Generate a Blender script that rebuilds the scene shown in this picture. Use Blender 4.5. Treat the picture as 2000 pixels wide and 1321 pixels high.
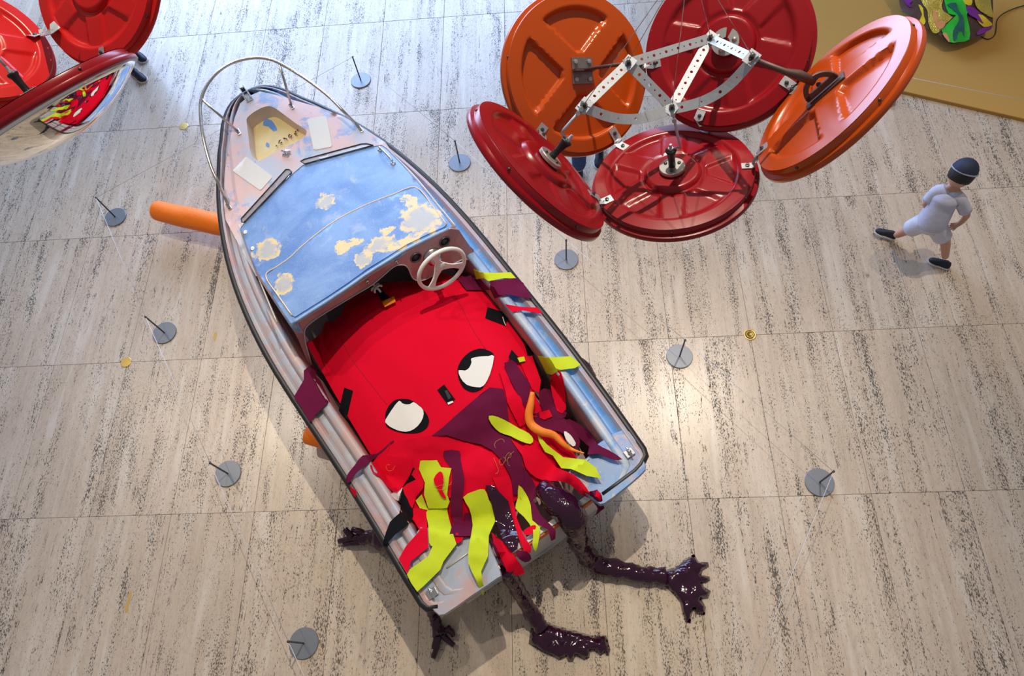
import bpy, bmesh, math, random
from mathutils import Vector, Matrix, noise
from mathutils.geometry import delaunay_2d_cdt

random.seed(7)
for o in list(bpy.data.objects):
    bpy.data.objects.remove(o)
SC = bpy.context.scene
COL = SC.collection
PI = math.pi

# ------------------------------------------------------------------ camera
F = 1371.08
CAM = Vector((-0.4058 * .65, -3.7487 * .65, 8.0164 * .65))
ROT = (Matrix.Rotation(-0.0131, 3, 'Z') @ Matrix.Rotation(0.0747, 3, 'Y') @ Matrix.Rotation(0.4461, 3, 'X'))
cd = bpy.data.cameras.new('camera')
cam = bpy.data.objects.new('camera', cd)
COL.objects.link(cam)
cam.matrix_world = Matrix.Translation(CAM) @ ROT.to_4x4()
cd.sensor_width = 36
cd.lens = F / 2000 * 36
cd.clip_start = .05
SC.camera = cam

# ------------------------------------------------------------------ light
W = bpy.data.worlds.new('world')
SC.world = W
W.use_nodes = True
bg = W.node_tree.nodes['Background']
bg.inputs[0].default_value = (1.0, .98, .96, 1)
bg.inputs[1].default_value = .20
SC.view_settings.view_transform = 'Standard'
SC.view_settings.look = 'None'
SC.view_settings.exposure = .1
SC.view_settings.gamma = 1
SC.view_settings.use_curve_mapping = False


def spot(name, loc, aim, power, col, size, blend=.8, rad=.07):
    l = bpy.data.lights.new(name, 'SPOT')
    l.energy = power
    l.color = col
    l.spot_size = math.radians(size)
    l.spot_blend = blend
    l.shadow_soft_size = rad
    o = bpy.data.objects.new(name, l)
    COL.objects.link(o)
    o.location = loc
    o.rotation_euler = (Vector(aim) - Vector(loc)).to_track_quat('-Z', 'Y').to_euler()
    return o


WARM = (1, .87, .70)
spot('ceiling_spot', (-.25, 1.75, 8.6), (-.8, -1.7, 0), 1400, WARM, 50, .8, .045)
spot('ceiling_spot', (2.14, 2.31, 8.0), (2.0, -.9, 0), 740, WARM, 62, 1.0, .08)
spot('ceiling_spot', (-5.36, 2.28, 8.0), (-3.3, -1.5, 0), 580, WARM, 60, 1.0, .08)

spot('ceiling_spot', (-8.2, 2.3, 8.0), (-4.1, -1.0, 0), 130, WARM, 60, 1.0, .06)  # dim extra spot, added only for more glints on the vinyl
spot('ceiling_spot', (-2.8, 2.3, 8.0), (-2.5, 1.1, 0), 640, (1, .94, .88), 40, 1.0, .06)  # extra spot, added to brighten the bow
spot('ceiling_spot', (4.7, 2.3, 8.0), (3.7, 2.0, 0), 420, (1, .80, .55), 46, 1.0, .06)


def area(name, loc, aim, sx, sy, power, col):
    l = bpy.data.lights.new(name, 'AREA')
    l.shape = 'RECTANGLE'
    l.size = sx
    l.size_y = sy
    l.energy = power
    l.color = col
    o = bpy.data.objects.new(name, l)
    COL.objects.link(o)
    o.location = loc
    o.rotation_euler = (Vector(aim) - Vector(loc)).to_track_quat('-Z', 'Y').to_euler()
    return o


area('window_daylight', (-3.2, 8.0, 3.2), (-2.4, 1.5, .2), 8, 4, 1080, (.45, .63, 1.0))

# ------------------------------------------------------------------ pixel -> world helpers


def ray(px, py):
    return ROT @ Vector(((px - 1000) / F, -(py - 660.5) / F, -1))


def at(px, py, z):
    d = ray(px, py)
    return CAM + d * ((z - CAM.z) / d.z)


def hitp(px, py, p0, n):
    d = ray(px, py)
    return CAM + d * ((p0 - CAM).dot(n) / d.dot(n))


def hit(px, py, f, off=0., ztop=1.35, zlo=-.0, step=.02):
    """first point along the view ray that meets the height field f(x,y)"""
    d = ray(px, py)
    z = ztop
    prev = z
    while z > zlo:
        p = CAM + d * ((z - CAM.z) / d.z)
        if f(p.x, p.y) + off >= z:
            a, b = z, prev
            for _ in range(6):
                m = (a + b) / 2
                p = CAM + d * ((m - CAM.z) / d.z)
                if f(p.x, p.y) + off >= m:
                    a = m
                else:
                    b = m
            return CAM + d * (((a + b) / 2 - CAM.z) / d.z)
        prev = z
        z -= step
    return CAM + d * ((zlo - CAM.z) / d.z)


def crop(ox, oy, s):
    return lambda l: [(ox + s * a, oy + s * b) for a, b in l]


c2 = crop(360, 90, .2725)
c3 = crop(440, 250, .2952)
c4 = crop(560, 450, .3029)
c5 = crop(640, 780, .3331)
c6 = crop(900, 500, .3481)
c7 = crop(980, 920, .2953)
c8 = crop(640, 980, .2422)
c9 = crop(1700, 0, .1741)

# ------------------------------------------------------------------ objects
INV = {}


def props(o, label=None, cat=None, group=None, kind=None):
    if label:
        o['label'] = label
    if cat:
        o['category'] = cat
    if group:
        o['group'] = group
    if kind:
        o['kind'] = kind
    return o


def empty(name, loc, rz=0, label=None, cat=None, group=None):
    o = bpy.data.objects.new(name, None)
    o.empty_display_size = .1
    COL.objects.link(o)
    M = Matrix.Translation(Vector(loc)) @ Matrix.Rotation(rz, 4, 'Z')
    o.matrix_world = M
    INV[o.name] = M.inverted()
    return props(o, label, cat, group)


def mesh_of(name, V, Fc, mat, smooth=True):
    me = bpy.data.meshes.new(name)
    me.from_pydata([tuple(v) for v in V], [], Fc)
    me.update()
    if mat:
        me.materials.append(mat)
    if smooth:
        for p in me.polygons:
            p.use_smooth = True
    return me


def build(name, V, Fc, mat, parent=None, smooth=True, label=None, cat=None, group=None, kind=None, solid=0, offset=-1, bevel=0, autosm=None, sub=0):
    """V in world coordinates; the mesh is stored in the frame of its thing"""
    V = [Vector(v) for v in V]
    if parent is not None:
        I = INV[parent.name]
        me = mesh_of(name, [I @ v for v in V], Fc, mat, smooth)
        o = bpy.data.objects.new(name, me)
        COL.objects.link(o)
        o.parent = parent
        INV[o.name] = I
    else:
        n = len(V)
        c = Vector((sum(v.x for v in V) / n, sum(v.y for v in V) / n, min(v.z for v in V)))
        me = mesh_of(name, [v - c for v in V], Fc, mat, smooth)
        o = bpy.data.objects.new(name, me)
        COL.objects.link(o)
        o.location = c
        INV[o.name] = Matrix.Translation(-c)
    if sub:
        m = o.modifiers.new('s', 'SUBSURF')
        m.levels = m.render_levels = sub
    if solid:
        m = o.modifiers.new('t', 'SOLIDIFY')
        m.thickness = solid
        m.offset = offset
    if solid and smooth:
        m = o.modifiers.new('e', 'EDGE_SPLIT')
        m.split_angle = math.radians(50)
    if bevel:
        m = o.modifiers.new('b', 'BEVEL')
        m.width = bevel
        m.segments = 2
        m.limit_method = 'ANGLE'
        m.angle_limit = math.radians(40)
    if smooth and (autosm or bevel):
        try:
            me.shade_auto_smooth_angle = .7
        except Exception:
            pass
        for p in me.polygons:
            p.use_smooth = True
        try:
            me.set_sharp_from_angle(angle=math.radians(autosm or 40))
        except Exception:
            pass
    return props(o, label, cat, group, kind)


class MB:
    def __init__(s):
        s.V = []
        s.F = []

    def add(s, V, Fc):
        k = len(s.V)
        s.V += [Vector(v) for v in V]
        s.F += [tuple(i + k for i in f) for f in Fc]
        return s

    def tube(s, pts, r, n=8, cap=True, up=None):
        V, Fc = tube(pts, r, n, cap)
        return s.add(V, Fc)

    def box(s, c, ax, ay, az):
        c, ax, ay, az = Vector(c), Vector(ax), Vector(ay), Vector(az)
        V = [c + ax * i + ay * j + az * k for k in (-1, 1) for j in (-1, 1) for i in (-1, 1)]
        return s.add(V, [(0, 2, 3, 1), (4, 5, 7, 6), (0, 1, 5, 4), (2, 6, 7, 3), (0, 4, 6, 2), (1, 3, 7, 5)])

    def lathe(s, c, n, prof, seg=32, a=None):
        c, n = Vector(c), Vector(n).normalized()
        a = a or n.orthogonal()
        a = (a - n * a.dot(n)).normalized()
        b = n.cross(a)
        V = []
        for r, z in prof:
            for k in range(seg):
                t = 2 * PI * k / seg
                V.append(c + n * z + (a * math.cos(t) + b * math.sin(t)) * r)
        Fc = []
        for i in range(len(prof) - 1):
            for k in range(seg):
                k2 = (k + 1) % seg
                Fc.append((i * seg + k, i * seg + k2, (i + 1) * seg + k2, (i + 1) * seg + k))
        if prof[0][0] > 1e-4:
            Fc.append(tuple(range(seg - 1, -1, -1)))
        if prof[-1][0] > 1e-4:
            m = (len(prof) - 1) * seg
            Fc.append(tuple(range(m, m + seg)))
        return s.add(V, Fc)

    def build(s, name, mat, parent=None, **k):
        return build(name, s.V, s.F, mat, parent, **k)


def tube(pts, r, n=8, cap=True):
    pts = [Vector(p) for p in pts]
    R = r if isinstance(r, (list, tuple)) else [r] * len(pts)
    V, Fc = [], []
    a = None
    for i, p in enumerate(pts):
        t = (pts[min(i + 1, len(pts) - 1)] - pts[max(i - 1, 0)]).normalized()
        if a is None:
            a = t.orthogonal().normalized()
        a = (a - t * a.dot(t)).normalized()
        b = t.cross(a)
        for k in range(n):
            q = 2 * PI * k / n
            V.append(p + (a * math.cos(q) + b * math.sin(q)) * R[i])
    for i in range(len(pts) - 1):
        for k in range(n):
            k2 = (k + 1) % n
            Fc.append((i * n + k, i * n + k2, (i + 1) * n + k2, (i + 1) * n + k))
    if cap:
        Fc.append(tuple(range(n - 1, -1, -1)))
        m = (len(pts) - 1) * n
        Fc.append(tuple(range(m, m + n)))
    return V, Fc


def spline(P, n=6, closed=False):
    """Catmull-Rom through the points P (tuples or vectors)"""
    P = [Vector(p) for p in P]
    out = []
    m = len(P)
    rng = m if closed else m - 1
    for i in range(rng):
        if closed:
            p0, p1, p2, p3 = P[i - 1], P[i], P[(i + 1) % m], P[(i + 2) % m]
        else:
            p0, p1, p2, p3 = P[max(i - 1, 0)], P[i], P[i + 1], P[min(i + 2, m - 1)]
        for k in range(n):
            t = k / n
            out.append(.5 * ((2 * p1) + (p2 - p0) * t + (2 * p0 - 5 * p1 + 4 * p2 - p3) * t * t + (3 * p1 - p0 - 3 * p2 + p3) * t ** 3))
    if not closed:
        out.append(P[-1])
    return out


def inside(x, y, poly):
    c = False
    j = len(poly) - 1
    for i in range(len(poly)):
        a, b = poly[i], poly[j]
        if (a[1] > y) != (b[1] > y) and x < (b[0] - a[0]) * (y - a[1]) / (b[1] - a[1]) + a[0]:
            c = not c
        j = i
    return c


def edge_dist(x, y, poly):
    d = 1e9
    j = len(poly) - 1
    for i in range(len(poly)):
        ax, ay = poly[j][0], poly[j][1]
        bx, by = poly[i][0], poly[i][1]
        ex, ey = bx - ax, by - ay
        l = ex * ex + ey * ey + 1e-12
        t = max(0, min(1, ((x - ax) * ex + (y - ay) * ey) / l))
        dx, dy = ax + ex * t - x, ay + ey * t - y
        d = min(d, dx * dx + dy * dy)
        j = i
    return math.sqrt(d)


def resample(poly, sp):
    out = []
    for i in range(len(poly)):
        a, b = poly[i], poly[(i + 1) % len(poly)]
        L = math.hypot(b[0] - a[0], b[1] - a[1])
        n = max(1, int(round(L / sp)))
        for k in range(n):
            out.append((a[0] + (b[0] - a[0]) * k / n, a[1] + (b[1] - a[1]) * k / n))
    return out


def fill(outer, holes=(), sp=8):
    """triangulated 2D fill; returns points and triangles"""
    loops = [resample(outer, sp)] + [resample(h, sp) for h in holes]
    P, E = [], []
    for l in loops:
        k = len(P)
        P += l
        E += [(k + i, k + (i + 1) % len(l)) for i in range(len(l))]
    xs = [p[0] for p in outer]
    ys = [p[1] for p in outer]
    y = min(ys) + sp * .5
    row = 0
    while y < max(ys):
        x = min(xs) + (sp * .5 if row % 2 else 0)
        while x < max(xs):
            if inside(x, y, outer) and not any(inside(x, y, h) for h in holes):
                if edge_dist(x, y, outer) > sp * .55 and all(edge_dist(x, y, h) > sp * .55 for h in holes):
                    P.append((x, y))
            x += sp
        y += sp * .87
        row += 1
    v, e, f, *_ = delaunay_2d_cdt([Vector(p) for p in P], E, [], 0, 1e-6)
    T = []
    for t in f:
        cx = sum(v[i].x for i in t) / len(t)
        cy = sum(v[i].y for i in t) / len(t)
        if inside(cx, cy, outer) and not any(inside(cx, cy, h) for h in holes):
            # image y runs downwards: flip so that normals point to the viewer
            T.append(tuple(reversed(t)))
    return [(p.x, p.y) for p in v], T


def smooth_poly(poly, n=4):
    return [(p.x, p.y) for p in spline([(a, b, 0) for a, b in poly], n, True)]


def sheet(name, poly, f, mat, parent, off=0., sp=8, holes=(), solid=.004, sm=3, wav=0., seed=0, ztop=1.35, zlo=0., **k):
    if sm:
        poly = smooth_poly(poly, sm)
    P, T = fill(poly, holes, sp)
    V = []
    for x, y in P:
        w = 0
        if wav:
            w = wav * (noise.noise(Vector((x * .03, y * .03, seed * 7.3))) + .5 * noise.noise(Vector((x * .075, y * .075, seed * 3.1))))
        V.append(hit(x, y, f, off + w, ztop, zlo))
    return build(name, V, T, mat, parent, solid=solid, **k)


# ------------------------------------------------------------------ materials
MATS = {}


def new_mat(name):
    m = bpy.data.materials.new(name)
    m.use_nodes = True
    return m, m.node_tree.nodes, m.node_tree.links, m.node_tree.nodes['Principled BSDF']


def nmath(N, L, op, a, b=None, c=None, clamp=False):
    n = N.new('ShaderNodeMath')
    n.operation = op
    n.use_clamp = clamp
    for i, v in enumerate((a, b, c)):
        if v is None:
            continue
        if isinstance(v, (int, float)):
            n.inputs[i].default_value = v
        else:
            L.new(v, n.inputs[i])
    return n.outputs[0]


def nmix(N, L, fac, a, b):
    n = N.new('ShaderNodeMix')
    n.data_type = 'RGBA'
    n.clamp_factor = True
    for i, v in ((0, fac), (6, a), (7, b)):
        if isinstance(v, (int, float)):
            n.inputs[i].default_value = v
        elif isinstance(v, tuple):
            n.inputs[i].default_value = (*v, 1)
        else:
            L.new(v, n.inputs[i])
    return n.outputs[2]


def nrange(N, L, v, a, b, c=0., d=1., smooth=True):
    n = N.new('ShaderNodeMapRange')
    n.interpolation_type = 'SMOOTHSTEP' if smooth else 'LINEAR'
    L.new(v, n.inputs[0])
    for i, x in enumerate((a, b, c, d)):
        n.inputs[i + 1].default_value = x
    return n.outputs[0]


def nnoise(N, L, vec, scale, detail=3, rough=.55, dist=0):
    n = N.new('ShaderNodeTexNoise')
    n.inputs['Scale'].default_value = scale
    n.inputs['Detail'].default_value = detail
    n.inputs['Roughness'].default_value = rough
    n.inputs['Distortion'].default_value = dist
    if vec is not None:
        L.new(vec, n.inputs['Vector'])
    return n


def objco(N, L, scale=None, rnd=False):
    t = N.new('ShaderNodeTexCoord')
    v = t.outputs['Object']
    if scale:
        m = N.new('ShaderNodeMapping')
        m.inputs['Scale'].default_value = scale
        L.new(v, m.inputs['Vector'])
        v = m.outputs[0]
    if rnd:
        oi = N.new('ShaderNodeObjectInfo')
        a = N.new('ShaderNodeVectorMath')
        a.operation = 'ADD'
        mu = nmath(N, L, 'MULTIPLY', oi.outputs['Random'], 91.)
        L.new(v, a.inputs[0])
        L.new(mu, a.inputs[1])
        v = a.outputs[0]
    return v


def simple(name, col, rough=.5, metal=0., var=.08, scale=12, bump=0., bscale=60, spec=.5, coat=0., sheen=0.):
    if name in MATS:
        return MATS[name]
    m, N, L, B = new_mat(name)
    v = objco(N, L)
    n = nnoise(N, L, v, scale, 4)
    dark = tuple(max(0, c * (1 - var)) for c in col)
    lite = tuple(min(1, c * (1 + var)) for c in col)
    L.new(nmix(N, L, n.outputs['Fac'], dark, lite), B.inputs['Base Color'])
    B.inputs['Roughness'].default_value = rough
    B.inputs['Metallic'].default_value = metal
    B.inputs['Specular IOR Level'].default_value = spec
    B.inputs['Coat Weight'].default_value = coat
    B.inputs['Sheen Weight'].default_value = sheen
    if bump:
        b = N.new('ShaderNodeBump')
        b.inputs['Strength'].default_value = bump
        b.inputs['Distance'].default_value = .01
        L.new(nnoise(N, L, v, bscale, 4).outputs['Fac'], b.inputs['Height'])
        L.new(b.outputs[0], B.inputs['Normal'])
    MATS[name] = m
    return m


def travertine():
    m, N, L, B = new_mat('travertine')
    v = objco(N, L, None, True)

    def mp(sx, sy):
        q = N.new('ShaderNodeMapping')
        q.inputs['Scale'].default_value = (sx, sy, 1)
        L.new(v, q.inputs['Vector'])
        return q.outputs[0]
    big = nnoise(N, L, mp(3.2, .5), 1.6, 4, .6, .3).outputs['Fac']
    col = nmix(N, L, nrange(N, L, big, .32, .68), (.57, .455, .355), (.63, .525, .425))
    streak = nnoise(N, L, mp(26, 1.1), 1, 5, .62, .25).outputs['Fac']
    col = nmix(N, L, nrange(N, L, streak, .47, .74, 0, .38), col, (.38, .315, .25))
    mot = nnoise(N, L, mp(70, 22), 1, 4, .7).outputs['Fac']
    col = nmix(N, L, nrange(N, L, mot, .40, .68, 0, .42), col, (.40, .33, .265))
    pale = nnoise(N, L, mp(9, .9), 1.3, 3, .5, .4).outputs['Fac']
    col = nmix(N, L, nrange(N, L, pale, .5, .75, 0, .45), col, (.74, .68, .60))
    # pits: short dashes gathered along the veins
    vein = nnoise(N, L, mp(11, .55), 1, 4, .6, .5).outputs['Fac']
    dens = nrange(N, L, vein, .40, .70, .0, .17)
    cl = nnoise(N, L, mp(5, 2.2), 1.4, 2, .5).outputs['Fac']
    dens = nmath(N, L, 'ADD', dens, nrange(N, L, cl, .4, .75, -.03, .06))
    pit = nnoise(N, L, mp(170, 60), 1, 2, .55).outputs['Fac']
    th = nmath(N, L, 'SUBTRACT', .652, dens)
    pm = nmath(N, L, 'MULTIPLY', nmath(N, L, 'SUBTRACT', pit, th), 16., clamp=True)
    pit2 = nnoise(N, L, mp(75, 18), 1, 3, .65).outputs['Fac']
    th2 = nmath(N, L, 'SUBTRACT', .745, nmath(N, L, 'MULTIPLY', dens, .8))
    pm2 = nmath(N, L, 'MULTIPLY', nmath(N, L, 'SUBTRACT', pit2, th2), 14., clamp=True)
    pm = nmath(N, L, 'MAXIMUM', pm, pm2)
    ln = nnoise(N, L, mp(7, .28), 1.5, 4, .55, .2).outputs['Fac']
    lm_ = nrange(N, L, nmath(N, L, 'ABSOLUTE', nmath(N, L, 'SUBTRACT', ln, .5)), .004, .018, 1, 0)
    brk = nnoise(N, L, mp(8, 5), 1.2, 3, .6).outputs['Fac']
    lm_ = nmath(N, L, 'MULTIPLY', lm_, nrange(N, L, brk, .46, .60))
    lm_ = nmath(N, L, 'MULTIPLY', lm_, nrange(N, L, pit, .44, .56))
    pm = nmath(N, L, 'MAXIMUM', pm, lm_)
    oi = N.new('ShaderNodeObjectInfo')
    br = nrange(N, L, oi.outputs['Random'], 0, 1, -.035, .03, False)
    hs = N.new('ShaderNodeHueSaturation')
    L.new(nmath(N, L, 'ADD', br, 1.0), hs.inputs['Value'])
    L.new(col, hs.inputs['Color'])
    col = nmix(N, L, nmath(N, L, 'MULTIPLY', pm, .93), hs.outputs[0], (.065, .054, .048))
    L.new(col, B.inputs['Base Color'])
    L.new(nmath(N, L, 'ADD', nmath(N, L, 'MULTIPLY', pm, .4), .27), B.inputs['Roughness'])
    b = N.new('ShaderNodeBump')
    b.inputs['Strength'].default_value = .25
    b.inputs['Distance'].default_value = .002
    b.invert = True
    L.new(pm, b.inputs['Height'])
    L.new(b.outputs[0], B.inputs['Normal'])
    return m


# boat frame -------------------------------------------------------
YH = Vector((-.54285, .83983, 0))
XH = Vector((.83983, .54285, 0))
ST = Vector((-.39409, -1.65345, 0))
BANG = math.atan2(XH.y, XH.x)


def loc(x, y):
    dx, dy = x - ST.x, y - ST.y
    return dx * XH.x + dy * XH.y, dx * YH.x + dy * YH.y


def bw(x, s, z):
    return ST + XH * x + YH * s + Vector((0, 0, z))


BL = 4.31


def zg(s):
    t = max(0, s / 4.2935)
    return .80 + .20 * t * t


def paint(name, patches=(), base='deck'):
    """sanded boat paint; patches = (x, s, rx, ry, ring) in boat coordinates"""
    m, N, L, B = new_mat(name)
    v = objco(N, L)
    n1 = nnoise(N, L, v, 2.6, 5, .6, .4).outputs['Fac']
    n2 = nnoise(N, L, v, 5.5, 6, .65, .6).outputs['Fac']
    n3 = nnoise(N, L, v, 17, 5, .6).outputs['Fac']
    fine = nnoise(N, L, v, 160, 3, .6).outputs['Fac']
    pink, blue, grey, cream = (.70, .46, .42), (.15, .32, .60), (.48, .52, .60), (.72, .53, .20)
    if base == 'deck':
        c = nmix(N, L, nrange(N, L, n1, .44, .58), pink, grey)
        c = nmix(N, L, nrange(N, L, n2, .53, .66, 0, .85), c, blue)
        c = nmix(N, L, nrange(N, L, n3, .62, .74, 0, .6), c, (.66, .56, .48))
    elif base == 'side':
        c = nmix(N, L, nrange(N, L, n1, .46, .58), (.50, .30, .29), (.40, .45, .53))
        c = nmix(N, L, nrange(N, L, n2, .50, .63, 0, .95), c, (.09, .28, .60))
        c = nmix(N, L, nrange(N, L, n3, .6, .72, 0, .7), c, (.66, .55, .34))
    elif base == 'inner':
        c = nmix(N, L, nrange(N, L, n1, .4, .6), (.34, .15, .15), (.47, .25, .24))
        c = nmix(N, L, nrange(N, L, n2, .6, .75, 0, .5), c, (.38, .38, .44))
    else:
        c = nmix(N, L, nrange(N, L, n1, .35, .66), (.055, .17, .44), (.15, .29, .56))
        c = nmix(N, L, nrange(N, L, n2, .56, .72, 0, .6), c, (.36, .42, .55))
        c = nmix(N, L, nrange(N, L, n3, .66, .75, 0, .5), c, (.52, .42, .36))
    if patches:
        wob = nnoise(N, L, v, 14, 4, .6)
        vm = N.new('ShaderNodeVectorMath')
        vm.operation = 'MULTIPLY_ADD'
        L.new(wob.outputs['Color'], vm.inputs[0])
        vm.inputs[1].default_value = (.16, .16, 0)
        vm.inputs[2].default_value = (-.08, -.08, 0)
        ad = N.new('ShaderNodeVectorMath')
        L.new(v, ad.inputs[0])
        L.new(vm.outputs[0], ad.inputs[1])
        for (x, s, rx, ry, ring) in patches:
            mp = N.new('ShaderNodeMapping')
            mp.vector_type = 'POINT'
            mp.inputs['Location'].default_value = (-x / rx, -s / ry, 0)
            mp.inputs['Scale'].default_value = (1 / rx, 1 / ry, 0)
            L.new(ad.outputs[0], mp.inputs['Vector'])
            ln = N.new('ShaderNodeVectorMath')
            ln.operation = 'LENGTH'
            L.new(mp.outputs[0], ln.inputs[0])
            d = ln.outputs['Value']
            brk = nrange(N, L, n3, .36, .50, .25, 1)
            c = nmix(N, L, nmath(N, L, 'MULTIPLY', brk, nrange(N, L, d, .90, 1.06, .9, 0)), c, cream)
            if ring:
                c = nmix(N, L, nrange(N, L, d, .45, .85, .95, 0), c, (.37, .38, .38))
    c = nmix(N, L, nrange(N, L, fine, .3, .7, 0, .12), c, (.75, .7, .66))
    L.new(c, B.inputs['Base Color'])
    B.inputs['Roughness'].default_value = .42
    b = N.new('ShaderNodeBump')
    b.inputs['Strength'].default_value = .08
    b.inputs['Distance'].default_value = .004
    L.new(n2, b.inputs['Height'])
    L.new(b.outputs[0], B.inputs['Normal'])
    return m


M_TRAV = travertine()
M_JOINT = simple('joint_grout', (.12, .10, .085), .9)
M_STEEL = simple('grey_steel', (.20, .22, .26), .42, .35, .05, 40)
M_DARK = simple('dark_rod', (.10, .10, .105), .4, .7)
M_CORD = simple('cord_grey', (.60, .60, .62), .6)
M_BRASS = simple('brass', (.62, .44, .14), .35, .85, .1, 60)
M_CHROME = simple('chrome', (.78, .78, .78), .14, 1., .04, 30)
M_SATIN = simple('satin_steel', (.62, .58, .54), .25, 1., .05, 30)
M_GALV = simple('galvanised_strap', (.50, .54, .60), .5, .7, .16, 55)
M_RUST = simple('rusty_steel', (.13, .085, .075), .55, .5, .35, 50)
M_BLACK = simple('black_rubber', (.012, .012, .014), .45)
M_ALU = simple('dull_plate', (.55, .56, .55), .35, .7, .15, 30)
M_RED = simple('red_plastic', (.27, .003, .009), .28, 0, .06, 6, 0, 60, .4)
M_RED2 = simple('bright_red_plastic', (.58, .008, .008), .28, 0, .06, 6, 0, 60, .4)
M_ORANGE = simple('orange_plastic', (.50, .070, .003), .28, 0, .06, 6, 0, 60, .5)
M_FRED = simple('red_felt', (.72, .002, .026), .9, 0, .05, 90, .15, 240, .12)
M_FSEAM = simple('red_felt_seam', (.36, .002, .010), .9, 0, .05, 90)
M_FPUR = simple('purple_felt', (.130, .008, .045), .9, 0, .06, 90, .15, 240, .10)
M_FLIME = simple('lime_felt', (.55, .66, .022), .85, 0, .05, 90, .15, 240, .25)
M_FBLK = simple('black_felt', (.006, .006, .009), .85, 0, .1, 90, .1, 240, .12)
M_FWHITE = simple('white_felt', (.80, .80, .80), .8, 0, .03, 90)
M_VINYL = None
M_TABO = simple('orange_tab', (.85, .24, .01), .7)
M_LOG = simple('orange_foam', (1.0, .20, .002), .6, 0, .08, 9, .3, 30)
M_PAD = simple('cream_pad', (.74, .70, .63), .85, 0, .05, 200, .3, 400)
M_WHITE = simple('white_plastic', (.82, .80, .76), .35, 0, .03)
M_GREYP = simple('grey_pane', (.30, .27, .28), .15, 0, .1)
M_GLASS = simple('gauge_glass', (.05, .05, .045), .08, 0, .1)
M_DECK = paint('sanded_deck_paint', (), 'deck')
M_SIDE = paint('sanded_gunwale_paint', (), 'side')
M_INNER = paint('cockpit_paint', (), 'inner')
M_WELL = simple('cream_locker_paint', (.70, .54, .24), .5, 0, .2, 7, .1)
M_HULL = simple('hull_gelcoat', (.75, .72, .68), .4, 0, .08)
M_HORANGE = simple('hull_orange_band', (.80, .16, .02), .5)
M_OCHRE = simple('ochre_carpet', (.54, .315, .09), .95, 0, .10, 300, .25, 500, .1)
m, N, L, B = new_mat('convex_mirror')
B.inputs['Metallic'].default_value = 1
B.inputs['Roughness'].default_value = .03
_n = nnoise(N, L, objco(N, L), 3, 2)
L.new(nmix(N, L, _n.outputs['Fac'], (.80, .82, .83), (.86, .87, .87)), B.inputs['Base Color'])
M_MIRROR = m
m, N, L, B = new_mat('purple_vinyl')
_v = objco(N, L)
_n = nnoise(N, L, _v, 9, 3)
L.new(nmix(N, L, _n.outputs['Fac'], (.020, .003, .016), (.036, .005, .026)), B.inputs['Base Color'])
B.inputs['Roughness'].default_value = .08
B.inputs['Specular IOR Level'].default_value = .5
_b = N.new('ShaderNodeBump')
_b.inputs['Strength'].default_value = .55
_b.inputs['Distance'].default_value = .02
_c = nnoise(N, L, _v, 9, 2, .5, 1.2).outputs['Fac']
L.new(nmath(N, L, 'ABSOLUTE', nmath(N, L, 'SUBTRACT', _c, .5)), _b.inputs['Height'])
L.new(_b.outputs[0], B.inputs['Normal'])
M_VINYL = m

# ------------------------------------------------------------------ floor
TW, TL = .65, 1.3
fl = MB()
fl.box((-1.0, .65, -.045), (8.2, 0, 0), (0, 7.2, 0), (0, 0, .02))
floor = fl.build('floor', M_JOINT, None, smooth=False)
props(floor, 'pale travertine tiled gallery floor', None, None, 'structure')
g, h, ch = .0011, .014, .0022
hx, hy = TW / 2 - g, TL / 2 - g
tv = [(-hx, -hy, -.012), (hx, -hy, -.012), (hx, hy, -.012), (-hx, hy, -.012),
      (-hx, -hy, -.0015), (hx, -hy, -.0015), (hx, hy, -.0015), (-hx, hy, -.0015),
      (-hx + ch, -hy + ch, 0), (hx - ch, -hy + ch, 0), (hx - ch, hy - ch, 0), (-hx + ch, hy - ch, 0)]
tf = [(8, 9, 10, 11)]
for a in (0, 4):
    for i in range(4):
        j = (i + 1) % 4
        tf.append((a + i, a + j, a + 4 + j, a + 4 + i))
tile_me = mesh_of('tile', tv, tf, M_TRAV, False)
for i in range(-13, 9):
    for j in range(-4, 6):
        o = bpy.data.objects.new('tile', tile_me)
        COL.objects.link(o)
        o.parent = floor
        o.location = Vector(((i + .5) * TW, (j + .5) * TL, 0)) - floor.location

# ------------------------------------------------------------------ low ochre platform
pp = [at(1560, 132, .035), at(1738, 172, .035), at(2000, 232, .035), at(2140, 265, .035), at(2140, -90, .035), at(1560, -90, .035)]
pv = [Vector((p.x, p.y, .035)) for p in pp] + [Vector((p.x, p.y, .0005)) for p in pp]
n = len(pp)
pf = [tuple(reversed(range(n)))] + [(i, (i + 1) % n, n + (i + 1) % n, n + i) for i in range(n)]
pf = [tuple(reversed(range(n))) if False else tuple(range(n))] + [(i, n + i, n + (i + 1) % n, (i + 1) % n) for i in range(n)]
build('display_platform', pv, pf, M_OCHRE, None, False, 'low ochre carpeted platform at the edge of the stone floor', 'platform', bevel=.006)

# ------------------------------------------------------------------ boat
boat = empty('motorboat', ST, BANG, 'old sanded blue and pink motorboat with chrome bow rail and black rub rail', 'boat')
SS = [i * .28623 for i in range(16)] + [4.315]
HL = [.820, .829, .834, .842, .855, .872, .888, .899, .893, .869, .824, .752, .655, .525, .360, .085, .0]
HR = [.818, .834, .847, .855, .857, .853, .849, .843, .829, .802, .757, .694, .605, .478, .322, .086, .0]


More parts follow.
